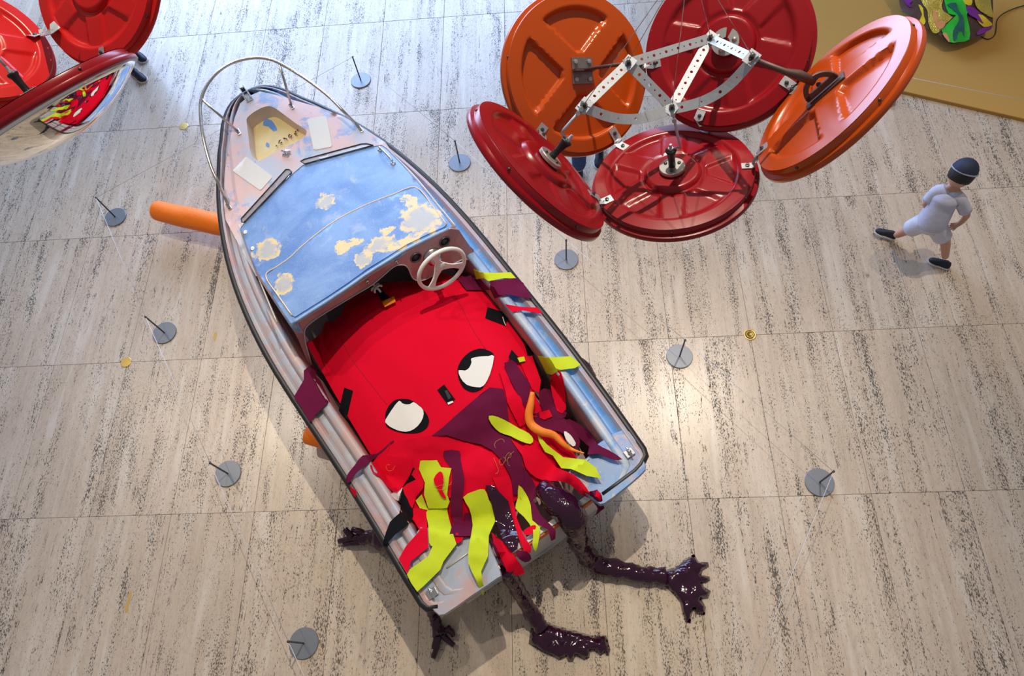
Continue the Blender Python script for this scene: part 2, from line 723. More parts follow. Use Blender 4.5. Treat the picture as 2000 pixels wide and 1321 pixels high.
def interp(s, A):
    if s <= 0:
        return A[0]
    if s >= SS[-1]:
        return 0
    for i in range(len(SS) - 1):
        if s <= SS[i + 1]:
            t = (s - SS[i]) / (SS[i + 1] - SS[i])
            p1, p2 = A[i], A[i + 1]
            if i >= 14:
                # rounded stem
                if i == 14:
                    return p1 + (p2 - p1) * (1 - math.sqrt(max(0, 1 - t ** 2))) * .55 + (p2 - p1) * t * .45
                return p1 * math.sqrt(max(0, 1 - t))
            p0 = A[max(i - 1, 0)]
            p3 = A[min(i + 2, len(A) - 1)]
            return .5 * (2 * p1 + (p2 - p0) * t + (2 * p0 - 5 * p1 + 4 * p2 - p3) * t * t + (3 * p1 - p0 - 3 * p2 + p3) * t ** 3)
    return 0


def hb(s, side):
    return interp(s, HR if side > 0 else HL)


STN = [.0, .03, .07, .14] + [.25 + .13 * i for i in range(29)] + [3.98, 4.06, 4.12, 4.18, 4.22, 4.25, 4.275, 4.29, 4.302, 4.31]


def corner(s, side):
    b = hb(s, side)
    if s < .07:
        t = 1 - s / .07
        b -= .07 * (1 - math.sqrt(max(0, 1 - t * t)))
    return b


# hull
hm = MB()
for side in (-1, 1):
    V, Fc = [], []
    rows = []
    for s in STN:
        b = corner(s, side)
        z = zg(s)
        t = s / BL
        kz = .03 + .10 * max(0, t - .55) / .45 + .75 * max(0, (t - .86) / .14) ** 2
        kz = min(kz, z - .03)
        cb = b * (.84 - .35 * max(0, t - .4) / .6)
        cz = .27 + .33 * max(0, t - .3) / .7
        cz = max(min(cz, z - .02), kz)
        rows.append([bw(side * (b - .012), s, z - .03), bw(side * (b * .96), s, z - .14 if z - .14 > cz else z - .03), bw(side * cb, s, cz), bw(side * cb * .5, s, (cz + kz) / 2 * .92), bw(0, s, kz)])
    for r in rows:
        V += r
    w = 5
    for i in range(len(rows) - 1):
        for k in range(w - 1):
            f = (i * w + k, i * w + k + 1, (i + 1) * w + k + 1, (i + 1) * w + k)
            Fc.append(f if side < 0 else tuple(reversed(f)))
    hm.add(V, Fc)
hm.build('hull', M_HULL, boat, autosm=35)

# gunwale side decks: lofted moulded profile
PROF = [(-.002, -.045), (.0, -.004), (.012, .008), (.040, .010), (.054, -.010), (.066, -.022), (.108, -.024), (.122, .004), (.132, .014), (.168, .018), (.186, .014), (.194, .002), (.197, -.02), (.200, -.06)]


def gun(side, name):
    V, Fc = [], []
    st = [s for s in STN if s >= .0]
    for s in st:
        b = corner(s, side)
        sc = .90 if s < 2.2 else max(.0, .90 - .50 * (s - 2.2) / 2.1)
        fl = 0 if s > .14 else 1 - s / .14      # profile flattens into the quarter deck
        for d, dz in PROF:
            x = max(b - d * sc, .0)
            if s > 2.4 and d > .19:
                dz = min(dz, .0)
            V.append(bw(side * x, s, zg(s) + dz * (1 - fl) + .006 * fl))
    w = len(PROF)
    for i in range(len(st) - 1):
        for k in range(w - 1):
            f = (i * w + k, i * w + k + 1, (i + 1) * w + k + 1, (i + 1) * w + k)
            Fc.append(f if side > 0 else tuple(reversed(f)))
    o = build(name, V, Fc, M_BAND_[side][0], boat, autosm=50)
    for mt in M_BAND_[side][1:]:
        o.data.materials.append(mt)
    for i, p in enumerate(o.data.polygons):
        p.material_index = BANDS[i % (w - 1)]
    return o


def gpaint(name, a, b, c, cream):
    m, N, L, B = new_mat(name)
    v = objco(N, L)
    n1 = nnoise(N, L, v, 3.2, 5, .6, .5).outputs['Fac']
    n2 = nnoise(N, L, v, 8, 6, .65, .6).outputs['Fac']
    n3 = nnoise(N, L, v, 22, 5, .6).outputs['Fac']
    k = nmix(N, L, nrange(N, L, n1, .42, .6), a, b)
    k = nmix(N, L, nrange(N, L, n2, .48, .64, 0, .8), k, c)
    k = nmix(N, L, nrange(N, L, n3, .6, .70, 0, cream), k, (.68, .56, .34))
    L.new(k, B.inputs['Base Color'])
    B.inputs['Roughness'].default_value = .4
    return m


BANDS = [0, 0, 0, 0, 3, 1, 1, 3, 2, 2, 2, 2, 3]
_pk, _gb, _bl = (.46, .27, .27), (.44, .48, .55), (.06, .25, .60)
M_BAND_ = {1: [gpaint('starboard_lip', (.42, .31, .33), (.36, .33, .38), (.34, .40, .50), .3), gpaint('starboard_trough', (.07, .27, .62), (.12, .32, .64), (.30, .38, .52), .2), gpaint('starboard_ridge', (.28, .42, .64), (.46, .50, .58), (.16, .34, .64), .7), gpaint('starboard_step', (.24, .26, .36), (.18, .30, .50), (.36, .26, .28), .2)],
           -1: [gpaint('port_lip', (.52, .33, .32), (.46, .44, .46), (.36, .42, .50), .4), gpaint('port_trough', (.34, .36, .41), (.34, .28, .30), (.30, .37, .48), .15), gpaint('port_ridge', (.40, .38, .43), (.52, .36, .35), (.34, .44, .58), .5), gpaint('port_step', (.36, .24, .22), (.42, .32, .30), (.36, .34, .36), .2)]}


gun(-1, 'gunwale')
gun(1, 'gunwale')

# rub rail
path = [bw(-(corner(s, -1) + .008), s, zg(s) - .018) for s in STN]
path += [bw(corner(s, 1) + .008, s, zg(s) - .018) for s in reversed(STN)]
path += [bw(.70, -.012, zg(0) - .018), bw(.56, -.016, zg(0) - .018), bw(.44, -.018, zg(0) - .018)]
rv, rf = tube(path, .027, 10)
build('rub_rail', rv, rf, M_BLACK, boat)
lip = [bw(-(corner(s, -1)), s, zg(s) - .01) for s in (.06, .03, .0)] + [bw(-.72, -.012, zg(0) - .01), bw(-.55, -.016, zg(0) - .012), bw(-.33, -.018, zg(0) - .012)]
rv, rf = tube(lip, .013, 8)
build('worn_edge', rv, rf, simple('worn_fibre', (.72, .64, .46), .8, 0, .2, 40, .4), boat)


def foredeck(x, y):
    a, s = loc(x, y)
    b = max(.05, hb(min(s, 4.25), 1 if a > 0 else -1))
    return zg(s) + .012 + .035 * (1 - min(1, abs(a) / b) ** 2)


def cabin(x, y):
    a, s = loc(x, y)
    t = (3.62 - s) / 1.4
    return 1.045 + .16 * t - .055 * (a / .62) ** 2


WELL = c2([(590, 432), (640, 440), (700, 480), (800, 555), (868, 598), (878, 622), (865, 645), (800, 690), (680, 745), (545, 820), (510, 820), (488, 795), (470, 740), (460, 650), (448, 560), (452, 512), (520, 460)])
WELLS = smooth_poly(WELL, 3)
deck_poly = c2([(540, 325), (640, 345), (800, 392), (990, 446), (1140, 505), (1290, 590), (1440, 690)]) + [(800, 345), (840, 400), (700, 420), (560, 520), (500, 540), (462, 470), (441, 430), (437, 400)] + c2([(285, 1010), (290, 900), (312, 750), (338, 610), (362, 510), (400, 412), (460, 360)])
P, T = fill(deck_poly, [WELLS], 9)
build('foredeck', [hit(x, y, foredeck) for x, y in P], T, M_DECK, boat)


def shrink(poly, k):
    cx = sum(p[0] for p in poly) / len(poly)
    cy = sum(p[1] for p in poly) / len(poly)
    return [(cx + (p[0] - cx) * k, cy + (p[1] - cy) * k) for p in poly]


# anchor locker: walls and floor
top = [hit(x, y, foredeck) for x, y in WELLS]
cw = sum(top, Vector()) / len(top)
bot = [cw + (p - cw) * .90 for p in top]
bot = [Vector((p.x, p.y, cw.z - .075)) for p in bot]
mid = [cw + (p - cw) * .975 for p in top]
mid = [Vector((p.x, p.y, cw.z - .02)) for p in mid]
n = len(top)
V = top + mid + bot
Fc = []
for a in (0, n):
    Fc += [(a + i, a + (i + 1) % n, a + n + (i + 1) % n, a + n + i) for i in range(n)]
build('locker_wall', V, Fc, simple('locker_wall_paint', (.62, .47, .34), .5, 0, .2, 9), boat)
build('locker_floor', bot, [tuple(range(n))], M_WELL, boat)
lm = MB()
random.seed(3)
for x, y, w in ((585, 256, 7), (575, 262, 8), (566, 268, 8), (556, 273, 6), (592, 250, 5), (546, 283, 4)):
    for k in range(3):
        p = at(x + random.uniform(-5, 5), y + random.uniform(-3, 3), cw.z - .07)
        q = p + Vector((random.uniform(-.03, .03), random.uniform(-.03, .03), .012))
        lm.tube([p, (p + q) / 2 + Vector((0, 0, .008)), q], [.002, .006, .001], 5)
lm.build('dry_leaves', simple('dry_leaf', (.16, .07, .02), .8), boat, kind='stuff')
for k, (poly) in enumerate(([(517, 233), (530, 235), (538, 246), (541, 254), (533, 256), (524, 247), (514, 245)], [(521, 278), (526, 282), (525, 288), (519, 285)])):
    sheet('paint_fleck', poly, lambda x, y: cw.z - .0735, simple('blue_fleck', (.10, .26, .62), .5), boat, 0, 5, (), .001, 2)

# cream grip pads
for q in (c2([(882, 528), (892, 520), (1006, 500), (1019, 507), (1058, 712), (1050, 722), (940, 744), (926, 738)]), c2([(440, 795), (452, 798), (624, 930), (628, 942), (552, 1028), (540, 1032), (356, 902), (348, 892)])):
    sheet('grip_pad', q, foredeck, M_PAD, boat, .004, 9, (), .004, 0)

# cabin trunk: top, side walls
CAB = [(470, 446), (476, 438), (524, 387), (573, 339), (592, 323), (661, 304), (733, 286), (746, 284), (754, 290), (784, 320), (816, 356), (850, 398), (884, 441), (878, 447), (836, 466), (794, 487), (757, 510), (720, 533), (683, 559), (646, 584), (610, 607), (574, 630), (568, 632), (535, 582), (503, 532), (485, 488)]
patches = []


def addp(px, py, rx, ry, ring):
    p = hit(px, py, cabin)
    a, s = loc(p.x, p.y)
    patches.append((a, s, rx, ry, ring))


for t in ((636, 394, .075, .085, 1), (524, 487, .10, .10, 1), (822, 430, .15, .15, 1), (556, 555, .07, .085, 1), (678, 480, .10, .06, 0), (742, 482, .12, .07, 1), (711, 509, .06, .06, 1), (790, 474, .13, .045, 0), (803, 396, .05, .09, 0), (757, 452, .055, .045, 0), (494, 497, .02, .05, 0)):
    addp(*t)
M_CAB = paint('sanded_cabin_paint', patches, 'cabin')
P, T = fill(CAB, (), 9)
V = [hit(x, y, cabin) for x, y in P]
build('cabin_top', V, T, M_CAB, boat)
ring = [hit(x, y, cabin) for x, y in resample(CAB, 9)]
n = len(ring)
cc = sum(ring, Vector()) / n
V = [p + Vector((0, 0, .004)) for p in ring] + [p + (p - cc).normalized() * .016 + Vector((0, 0, -.018)) for p in ring] + [p + (p - cc).normalized() * .03 + Vector((0, 0, -.26)) for p in ring]
Fc = []
for a in (0, n):
    Fc += [(a + i, a + n + i, a + n + (i + 1) % n, a + (i + 1) % n) for i in range(n)]
# leave the aft side of the wall open (that is the dashboard)
Fc = [f for f in Fc if not (loc(*(sum(((V[i]) for i in f), Vector()) / 4).xy)[1] < 2.50 and abs(loc(*(sum((V[i] for i in f), Vector()) / 4).xy)[0]) < .60 and sum(V[i].z for i in f) / 4 < 1.10)]
build('cabin_side', V, Fc, M_SIDE, boat)
# raised panel on the aft half of the cabin top
PAN = [(519, 539), (541, 521), (564, 505), (584, 486), (605, 468), (628, 450), (652, 433), (676, 419), (700, 407), (732, 393), (765, 381), (812, 366), (846, 404), (872, 438), (868, 443), (832, 459), (790, 480), (752, 504), (716, 526), (680, 552), (643, 577), (608, 599), (576, 619), (570, 616), (545, 580)]
o = sheet('cabin_panel', PAN, cabin, M_CAB, boat, .010, 9, (), .014, 0)
ed = [hit(x, y, cabin, .011) for x, y in resample(PAN, 8)]
k = len(ed)
i0 = 0
M_CREAM = simple('cream_edge', (.72, .55, .34), .5, 0, .25, 25)
seq = [hit(x, y, cabin, .009) for x, y in [(570, 616), (545, 580), (519, 539)] + PAN[1:14]]
tv_, tf_ = tube(spline(seq, 4), .0048, 6)
build('panel_moulding', tv_, tf_, M_CREAM, boat)
aft = [hit(x, y, cabin, .004) for x, y in [(574, 630), (610, 607), (646, 584), (683, 559), (720, 533), (757, 510), (794, 487), (836, 466), (876, 447)]]
tv_, tf_ = tube(spline(aft, 4), .011, 8)
build('cabin_lip', tv_, tf_, simple('lip_blue', (.25, .40, .62), .4, 0, .35, 18), boat)
for sd in ([(467, 440), (486, 492), (510, 555), (541, 630)], [(750, 286), (784, 318), (818, 354), (852, 396), (890, 442)]):
    pts = [hit(x, y, lambda a, b: cabin(a, b) - .05) for x, y in sd]
    tv_, tf_ = tube(spline(pts, 4), .006, 6)
    build('trim_strip', tv_, tf_, simple('trim_cream', (.62, .58, .50), .35, .2), boat)

# windows on the front of the trunk


def flat(z):
    return lambda x, y: z


for q in ([(587, 315), (594, 311), (706, 281), (716, 280.5), (729, 283.5), (595, 320)], [(558, 331), (565, 331), (570, 336), (476, 435), (472, 434), (471, 427)]):
    zf = lambda x, y: cabin(x, y) + .008
    sheet('window', q, zf, M_GREYP, boat, .0, 7, (), .006, 0)
    pr = [hit(x, y, zf, .004) for x, y in resample(q, 14)]
    tv_, tf_ = tube(pr + [pr[0]], .0042, 6, False)
    w = build('window_gasket', tv_, tf_, M_BLACK, boat)
    a, b = (q[5], q[4]) if q[0][0] == 587 else (q[2], q[3])
    c = hit(a[0] + 1, a[1] + 2, cabin, .004)
    d = hit(b[0] + 1, b[1] + 2, cabin, .004)
    tv_, tf_ = tube([c, d], .004, 6)
    build('window_frame', tv_, tf_, M_CHROME, boat)
    for t in (.18, .72):
        p = c.lerp(d, t)
        MB().box(p + Vector((0, 0, .004)), (d - c).normalized() * .02, (d - c).normalized().cross(Vector((0, 0, 1))) * .006, (0, 0, .004)).build('window_catch', M_CHROME, boat, smooth=False)

# dashboard: near-vertical moulding facing aft
sd = loc(*hit(720, 533, cabin).xy)[1]
DP = bw(0, sd + .005, 1.2)
DN = (bw(0, -1, .16) - bw(0, 0, 0)).normalized()


def dash(px, py, push=0.):
    p = hitp(px, py, DP, DN)
    a, s = loc(p.x, p.y)
    # dashboard bows forward slightly at its ends, like the cabin edge
    return p + DN * push


DASH = [(572, 631), (610, 608), (646, 585), (683, 560), (720, 534), (757, 511), (794, 488), (836, 467), (880, 447), (896, 449), (914, 476), (938, 512), (932, 520), (921, 511), (911, 506), (900, 508), (860, 528), (834, 544), (818, 548), (808, 545), (803, 538), (797, 524), (790, 518), (781, 517), (768, 521), (748, 538), (726, 556), (696, 574), (666, 592), (636, 610), (609, 628), (597, 640), (594, 652), (596, 668), (608, 712), (600, 705), (585, 668), (570, 640)]
P, T = fill(DASH, (), 8)
build('dashboard', [dash(x, y) for x, y in P], T, M_INNER, boat, solid=.012, offset=-1)
edge = [(608, 712), (596, 668), (594, 650), (597, 640), (609, 628), (636, 610), (666, 592), (696, 574), (726, 556), (748, 538), (768, 521), (781, 517), (790, 518), (797, 524), (803, 538), (808, 545), (818, 548), (834, 544), (860, 528), (900, 508), (911, 506), (921, 511), (934, 524)]
tv_, tf_ = tube(spline([dash(x, y, .004) for x, y in edge], 3), .0045, 6)
build('dash_edging', tv_, tf_, simple('edging_grey', (.5, .47, .46), .4), boat)
for x, y in ((812, 502.5), (868, 471.5)):
    p = dash(x, y, .006)
    mb = MB().lathe(p, DN, [(.040, -.006), (.044, .0), (.040, .006), (.035, .005), (.034, -.004)], 28)
    gz = mb.build('gauge', M_DARK, boat)
    MB().lathe(p, DN, [(.034, -.004), (.0005, -.002)], 28).build('gauge_glass', M_GLASS, gz)
for x, y in ((773.5, 510), (717, 549)):
    p = dash(x, y, .004)
    mb = MB().lathe(p, DN, [(.012, 0), (.012, .006), (.004, .008), (.004, .02), (.008, .022), (.0005, .026)], 12)
    mb.build('dash_hook', M_CHROME, boat)
# steering wheel
wc = hitp(863, 526, DP + DN * .19, DN)
wn = (bw(0, -1, .10) - bw(0, 0, 0)).normalized()
wa = XH.copy()
wb = wn.cross(wa).normalized()
wheel_r = .178
colb = dash(843, 499, .0)
mb = MB().lathe(colb, DN, [(.066, 0), (.068, .014), (.056, .02), (.054, .05), (.040, .055), (.036, .085)], 28)
scol = mb.build('steering_column', M_SATIN, boat)
tv_, tf_ = tube([colb + DN * .05, wc - wn * .02], .02, 12)
build('steering_shaft', tv_, tf_, M_DARK, scol)
pts = [wc + (wa * math.cos(t) + wb * math.sin(t)) * wheel_r for t in [2 * PI * k / 48 for k in range(49)]]
tv_, tf_ = tube(pts, .0145, 10, False)
whl = build('steering_wheel', tv_, tf_, M_WHITE, boat)
mb = MB()
for t in (PI * .5 + .1, PI * .5 + .1 + 2 * PI / 3 + .2, PI * .5 + .1 - 2 * PI / 3 - .1):
    d = wa * math.cos(t) + wb * math.sin(t)
    e = wn.cross(d)
    V = []
    for k in range(7):
        u = k / 6
        c = wc - wn * .03 * (1 - u) + d * (.02 + (wheel_r - .02) * u)
        w = .030 - .018 * math.sin(PI * min(1, u * 1.0)) + .004
        V += [c + e * w + wn * .006, c - e * w + wn * .006, c - e * w - wn * .006, c + e * w - wn * .006]
    Fc = []
    for k in range(6):
        for j in range(4):
            Fc.append((k * 4 + j, k * 4 + (j + 1) % 4, k * 4 + 4 + (j + 1) % 4, k * 4 + 4 + j))
    build('wheel_spoke', V, Fc, M_WHITE, whl, autosm=40)
MB().lathe(wc - wn * .035, wn, [(.040, 0), (.040, .014), (.030, .022), (.0005, .024)], 24).build('wheel_hub', M_WHITE, whl)

# cockpit liner: floor and inner walls (below the gunwale)
for side in (-1, 1):
    V, Fc = [], []
    st = [.12 + .13 * i for i in range(22)]
    for s in st:
        b = hb(s, side) - .178
        for d, z in ((0, zg(s) - .02), (.005, zg(s) - .2), (.03, .34), (.10, .27)):
            V.append(bw(side * (b - d), s, z))
    for i in range(len(st) - 1):
        for k in range(3):
            f = (i * 4 + k, i * 4 + k + 1, i * 4 + 5 + k, i * 4 + 4 + k)
            Fc.append(f if side > 0 else tuple(reversed(f)))
    build('cockpit_wall', V, Fc, M_INNER, boat)
V = [bw(-.56, .1, .265), bw(.56, .1, .265), bw(.58, 3.2, .265), bw(-.58, 3.2, .265)]
build('cockpit_floor', V, [(0, 1, 2, 3)], simple('cockpit_sole', (.30, .28, .27), .7, 0, .1, 20, .2), boat, False)

# stern quarter decks and splash well
ZQ = zg(0) + .006


BLOCKS = []


def block(name, poly, mt, drop=.075):
    top = [at(x, y, ZQ) for x, y in resample(smooth_poly(poly, 2), 10)]
    n = len(top)
    BLOCKS.append([at(x, y, ZQ).xy[:] for x, y in poly])
    V = top + [p - Vector((0, 0, .012)) - (p - sum(top, Vector()) / n).normalized() * -.006 for p in top] + [p - Vector((0, 0, drop)) for p in top]
    Fc = [tuple(reversed(range(n)))]
    for a in (0, n):
        Fc += [(a + i, a + (i + 1) % n, a + n + (i + 1) % n, a + n + i) for i in range(n)]
    return build(name, V, Fc, mt, boat, False)


M_QR = gpaint('starboard_quarter', (.05, .20, .52), (.17, .31, .56), (.46, .33, .35), .5)
M_QL = gpaint('port_quarter', (.36, .42, .52), (.50, .33, .32), (.32, .40, .54), .2)
block('quarter_deck', [(1168, 868), (1158, 884), (1142, 900), (1118, 918), (1110, 930), (1140, 958), (1166, 980), (1180, 983), (1215, 957), (1252, 926), (1260, 910), (1246, 872), (1222, 838)], M_QR)
block('quarter_deck', [(815, 1040), (832, 1032), (868, 1040), (905, 1050), (935, 1050), (951, 1057), (960, 1078), (977, 1120), (970, 1130), (920, 1164), (868, 1200), (852, 1196), (838, 1180), (822, 1150), (806, 1110)], M_QL)
for q in ([(872, 1110), (898, 1092), (924, 1074)], [(1118, 922), (1136, 908), (1150, 897)]):
    rv, rf = tube([at(x, y, ZQ + .002) for x, y in q], .006, 6)
    build('deck_moulding', rv, rf, simple('trim_cream', (.62, .58, .50), .35, .2), boat)
# splash well floor and transom lip with orange line
V = [bw(-.42, .04, .46), bw(.52, .04, .46), bw(.56, .42, .52), bw(-.50, .42, .52)]
build('splash_well', V, [(0, 1, 2, 3)], simple('well_paint', (.45, .30, .30), .5, 0, .2, 8), boat, False, solid=.02)
mb = MB().box(bw(.03, .045, .585), XH * .47, YH * .018, (0, 0, .05))
tr = mb.build('transom_lip', M_WHITE, boat, smooth=False, bevel=.006)
mb = MB().box(bw(.03, .022, .575), XH * .47, YH * .006, (0, 0, .045))
mb.build('transom_band', M_HORANGE, boat, smooth=False)
mb = MB().box(bw(.03, .03, .30), XH * .68, YH * .012, (0, 0, .24))
mb.build('transom', M_HULL, boat, smooth=False)


def cleat(p, u, name='cleat'):
    u = u.normalized()
    v = Vector((0, 0, 1)).cross(u)
    mb = MB().box(p + Vector((0, 0, .004)), u * .032, v * .026, (0, 0, .004))
    o = mb.build('cleat', M_CHROME, boat, smooth=False, bevel=.003)
    mb = MB()
    for s in (-1, 1):
        mb.tube([p + v * .012 * s, p + v * .012 * s + Vector((0, 0, .022))], .006, 8)
    mb.tube([p + v * -.034 + Vector((0, 0, .026)), p + Vector((0, 0, .024)), p + v * .034 + Vector((0, 0, .026))], [.006, .009, .006], 8)
    mb.lathe(p + Vector((0, 0, .024)), (0, 0, 1), [(.012, -.004), (.012, .006), (.0005, .012)], 12)
    mb.build('cleat_horn', M_CHROME, o)


cleat(hit(559.7, 300, foredeck), XH + YH)
cleat(at(1229, 885, ZQ + .012), XH)
cleat(at(844, 1159, ZQ + .008), XH)

# bow roller
p = hit(484, 190, foredeck)
mb = MB()
for s in (-1, 1):
    mb.box(p + XH * .018 * s + YH * .035 + Vector((0, 0, .02)), XH * .003, YH * .07, (0, 0, .02))
mb.box(p + YH * .0 + Vector((0, 0, .003)), XH * .03, YH * .05, (0, 0, .003))
br = mb.build('bow_roller', M_CHROME, boat, smooth=False)
MB().tube([p + XH * -.016 + YH * .08 + Vector((0, 0, .022)), p + XH * .016 + YH * .08 + Vector((0, 0, .022))], .018, 14).build('roller_wheel', M_BLACK, br)

# bow rail
RAIL = [(447, 402, .0), (437, 381, .05), (428, 361, .10), (411.8, 324, .17), (397.5, 270, .235), (391.8, 228, .26), (393, 195, .27), (406, 163.6, .28), (430.9, 136, .285), (460.8, 120, .29), (496, 113, .29), (523.5, 115, .285), (545.3, 123, .275), (578, 141.8, .26), (610.7, 163.6, .22), (646, 192, .16), (673.4, 220.5, .10), (690, 237, .05), (703.4, 252, .0)]
zd = lambda h: 1.0 + .015 + h
rp = [at(x, y, (foredeck(*at(x, y, .97).xy) if h < .06 else 1.015) + h) for x, y, h in RAIL]
rv, rf = tube(spline(rp, 5), .0125, 10)
rail = build('bow_rail', rv, rf, M_SATIN, boat)
for (tx, ty, th), (bx, by) in (((394, 194, .27), (465, 257)), ((545.3, 123.5, .275), (569.5, 207))):
    b = hit(bx, by, foredeck)
    rv, rf = tube([at(tx, ty, 1.015 + th), b], .010, 10)
    build('rail_post', rv, rf, M_SATIN, boat)
for x, y in ((465.5, 258), (569.5, 208), (447, 404), (704, 253)):
    b = hit(x, y, foredeck)
    mb = MB().box(b + Vector((0, 0, .004)), XH * .014, YH * .034, (0, 0, .004))
    o = mb.build('rail_foot', M_CHROME, boat, smooth=False, bevel=.003)
    for s in (-1, 1):
        MB().lathe(b + YH * .022 * s + Vector((0, 0, .008)), (0, 0, 1), [(.007, 0), (.006, .003), (.0005, .004)], 10).build('screw', M_DARK, o)

# grab handle on the cabin top, empty mount on the other side
a, b = hit(742.6, 293.7, cabin), hit(767.7, 320, cabin)
up = Vector((0, 0, 1))
rv, rf = tube(spline([a, a + up * .035, a.lerp(b, .15) + up * .045, a.lerp(b, .85) + up * .045, b + up * .035, b], 4), .008, 10)
gh = build('grab_handle', rv, rf, M_CHROME, boat)
for q in (a, b):
    MB().lathe(q, (0, 0, 1), [(.02, 0), (.02, .006), (.012, .01), (.0005, .012)], 16).build('handle_foot', M_CHROME, gh)
for x, y in ((479, 454), (493, 486)):
    q = hit(x, y, cabin)
    MB().lathe(q, (0, 0, 1), [(.018, 0), (.018, .004), (.010, .005), (.0005, .002)], 14).build('handle_mount', M_ALU, boat)

# ------------------------------------------------------------------ felt creature in the cockpit
cre = empty('felt_creature', ST, BANG, 'red felt creature with big white eyes sprawled in the boat cockpit', 'sculpture')


def sstep(a, b, x):
    t = max(0, min(1, (x - a) / (b - a)))
    return t * t * (3 - 2 * t)


def body_l(a, s):
    d2 = (a / .80) ** 2 + ((s - 1.42) / 1.28) ** 2
    z = .46 + .38 * max(0, 1 - d2) ** .55
    # fold between head and skirt
    z -= .05 * math.exp(-((s - .72 + .18 * a) / .10) ** 2)
    # stern part flows to the splash well
    z = max(z, .60 - .15 * sstep(.5, .0, s))
    z += .03 * noise.noise(Vector((a * 2.2, s * 2.2, 1.7))) + .012 * noise.noise(Vector((a * 6, s * 4, 4.7)))
    return z


def body(x, y):
    a, s = loc(x, y)
    return body_l(a, s)


def drape(x, y):
    """body, gunwales, quarter decks and what hangs over their edges"""
    a, s = loc(x, y)
    side = 1 if a > 0 else -1
    b = hb(max(s, 0), side)
    g = zg(max(s, 0)) + .02
    z = body_l(a, s)
    aa = abs(a)
    z = max(z, g - .30 * (1 - sstep(b - .215, b - .168, aa))) if aa > b - .22 else z
    if s < .6 and aa > .25:
        for bk in BLOCKS:
            if inside(x, y, bk):
                z = max(z, g)
            elif z < g and s > .05:
                z = max(z, g - 2.2 * edge_dist(x, y, bk))
    if s < .4 and aa <= .46:
        z = max(z, .66 - .25 * max(0, s - .06))
    if aa > b:
        z = g - 1.2 * (aa - b)
    if s < -.02:
        z = min(z, (g if aa > .36 else .66) + 1.4 * (s + .02))
    return z


FR = sorted(loc(*hit(x, y, body).xy) for x, y in c4([(222, 640), (240, 575), (290, 582), (345, 535), (372, 468), (420, 428), (490, 400), (560, 352), (650, 325), (760, 318), (880, 318), (1000, 262), (1080, 250), (1110, 300), (1180, 385), (1310, 392)]))


def front(a):
    if a <= FR[0][0]:
        return FR[0][1]
    for (a0, s0), (a1, s1) in zip(FR, FR[1:]):
        if a <= a1:
            return s0 + (s1 - s0) * (a - a0) / max(1e-6, a1 - a0)
    return FR[-1][1]


NA, NS = 60, 64
V, Fc = [], []
for j in range(NS + 1):
    for i in range(NA + 1):
        a = -.66 + 1.32 * i / NA
        ss = .30 + (front(a) + .02 - .30) * j / NS
        if a > 0:
            a *= 1 - .26 * sstep(1.25, .75, ss)
        V.append(bw(a, ss, body_l(a, ss) - .05 * sstep(.92, 1.0, j / NS)))
for j in range(NS):
    for i in range(NA):
        k = j * (NA + 1) + i
        Fc.append((k, k + 1, k + NA + 2, k + NA + 1))
build('body', V, Fc, M_FRED, cre, solid=.006)


def seam(pts):
    q = [hit(x, y, body, .001) for x, y in spline([(a, b, 0) for a, b in pts], 6) for _ in (0,)] if False else [hit(p.x, p.y, body, .001) for p in spline([(a, b, 0) for a, b in pts], 6)]
    rv, rf = tube(q, .0022, 5)
    build('seam', rv, rf, M_FSEAM, cre)


seam(c4([(350, 700), (420, 830), (500, 940), (580, 1040), (645, 1125)]))
seam(c4([(1080, 415), (1140, 520), (1200, 640), (1280, 765)]))

STRIPS = []


def strip(name, mat, poly, lay=1, wav=.012, f=None, sm=2, sp=8, label=None, parent=None):
    STRIPS.append(1)
    return sheet(name, poly, f or drape, mat, parent or cre, .006 + .009 * lay, sp, (), .0028, sm, wav, len(STRIPS), label=label)


# eyes
e1 = strip('eye', M_FBLK, c4([(1337, 808), (1300, 775), (1250, 763), (1190, 780), (1135, 825), (1105, 880), (1102, 930), (1120, 985), (1150, 1025), (1200, 1043), (1245, 1030), (1275, 1000), (1320, 900)]), 0, 0, body, 3)
strip('eye_white', M_FWHITE, c4([(1337, 812), (1300, 812), (1240, 815), (1190, 827), (1192, 850), (1178, 885), (1150, 905), (1108, 903), (1120, 950), (1160, 996), (1225, 1012), (1268, 1003), (1310, 930)]), .6, 0, body, 2, 6, parent=e1)
e2 = strip('eye', M_FBLK, c4([(635, 1230), (637, 1180), (660, 1130), (700, 1095), (750, 1087), (800, 1095), (860, 1135), (905, 1190), (917, 1235), (900, 1275), (850, 1305), (760, 1308), (690, 1290), (645, 1265)]), 0, 0, body, 3)
strip('eye_white', M_FWHITE, c4([(635, 1238), (650, 1200), (690, 1140), (725, 1100), (745, 1116), (770, 1123), (798, 1120), (818, 1108), (850, 1130), (880, 1160), (878, 1210), (845, 1262), (795, 1295), (740, 1297), (680, 1275)]), .6, 0, body, 2, 6, parent=e2)
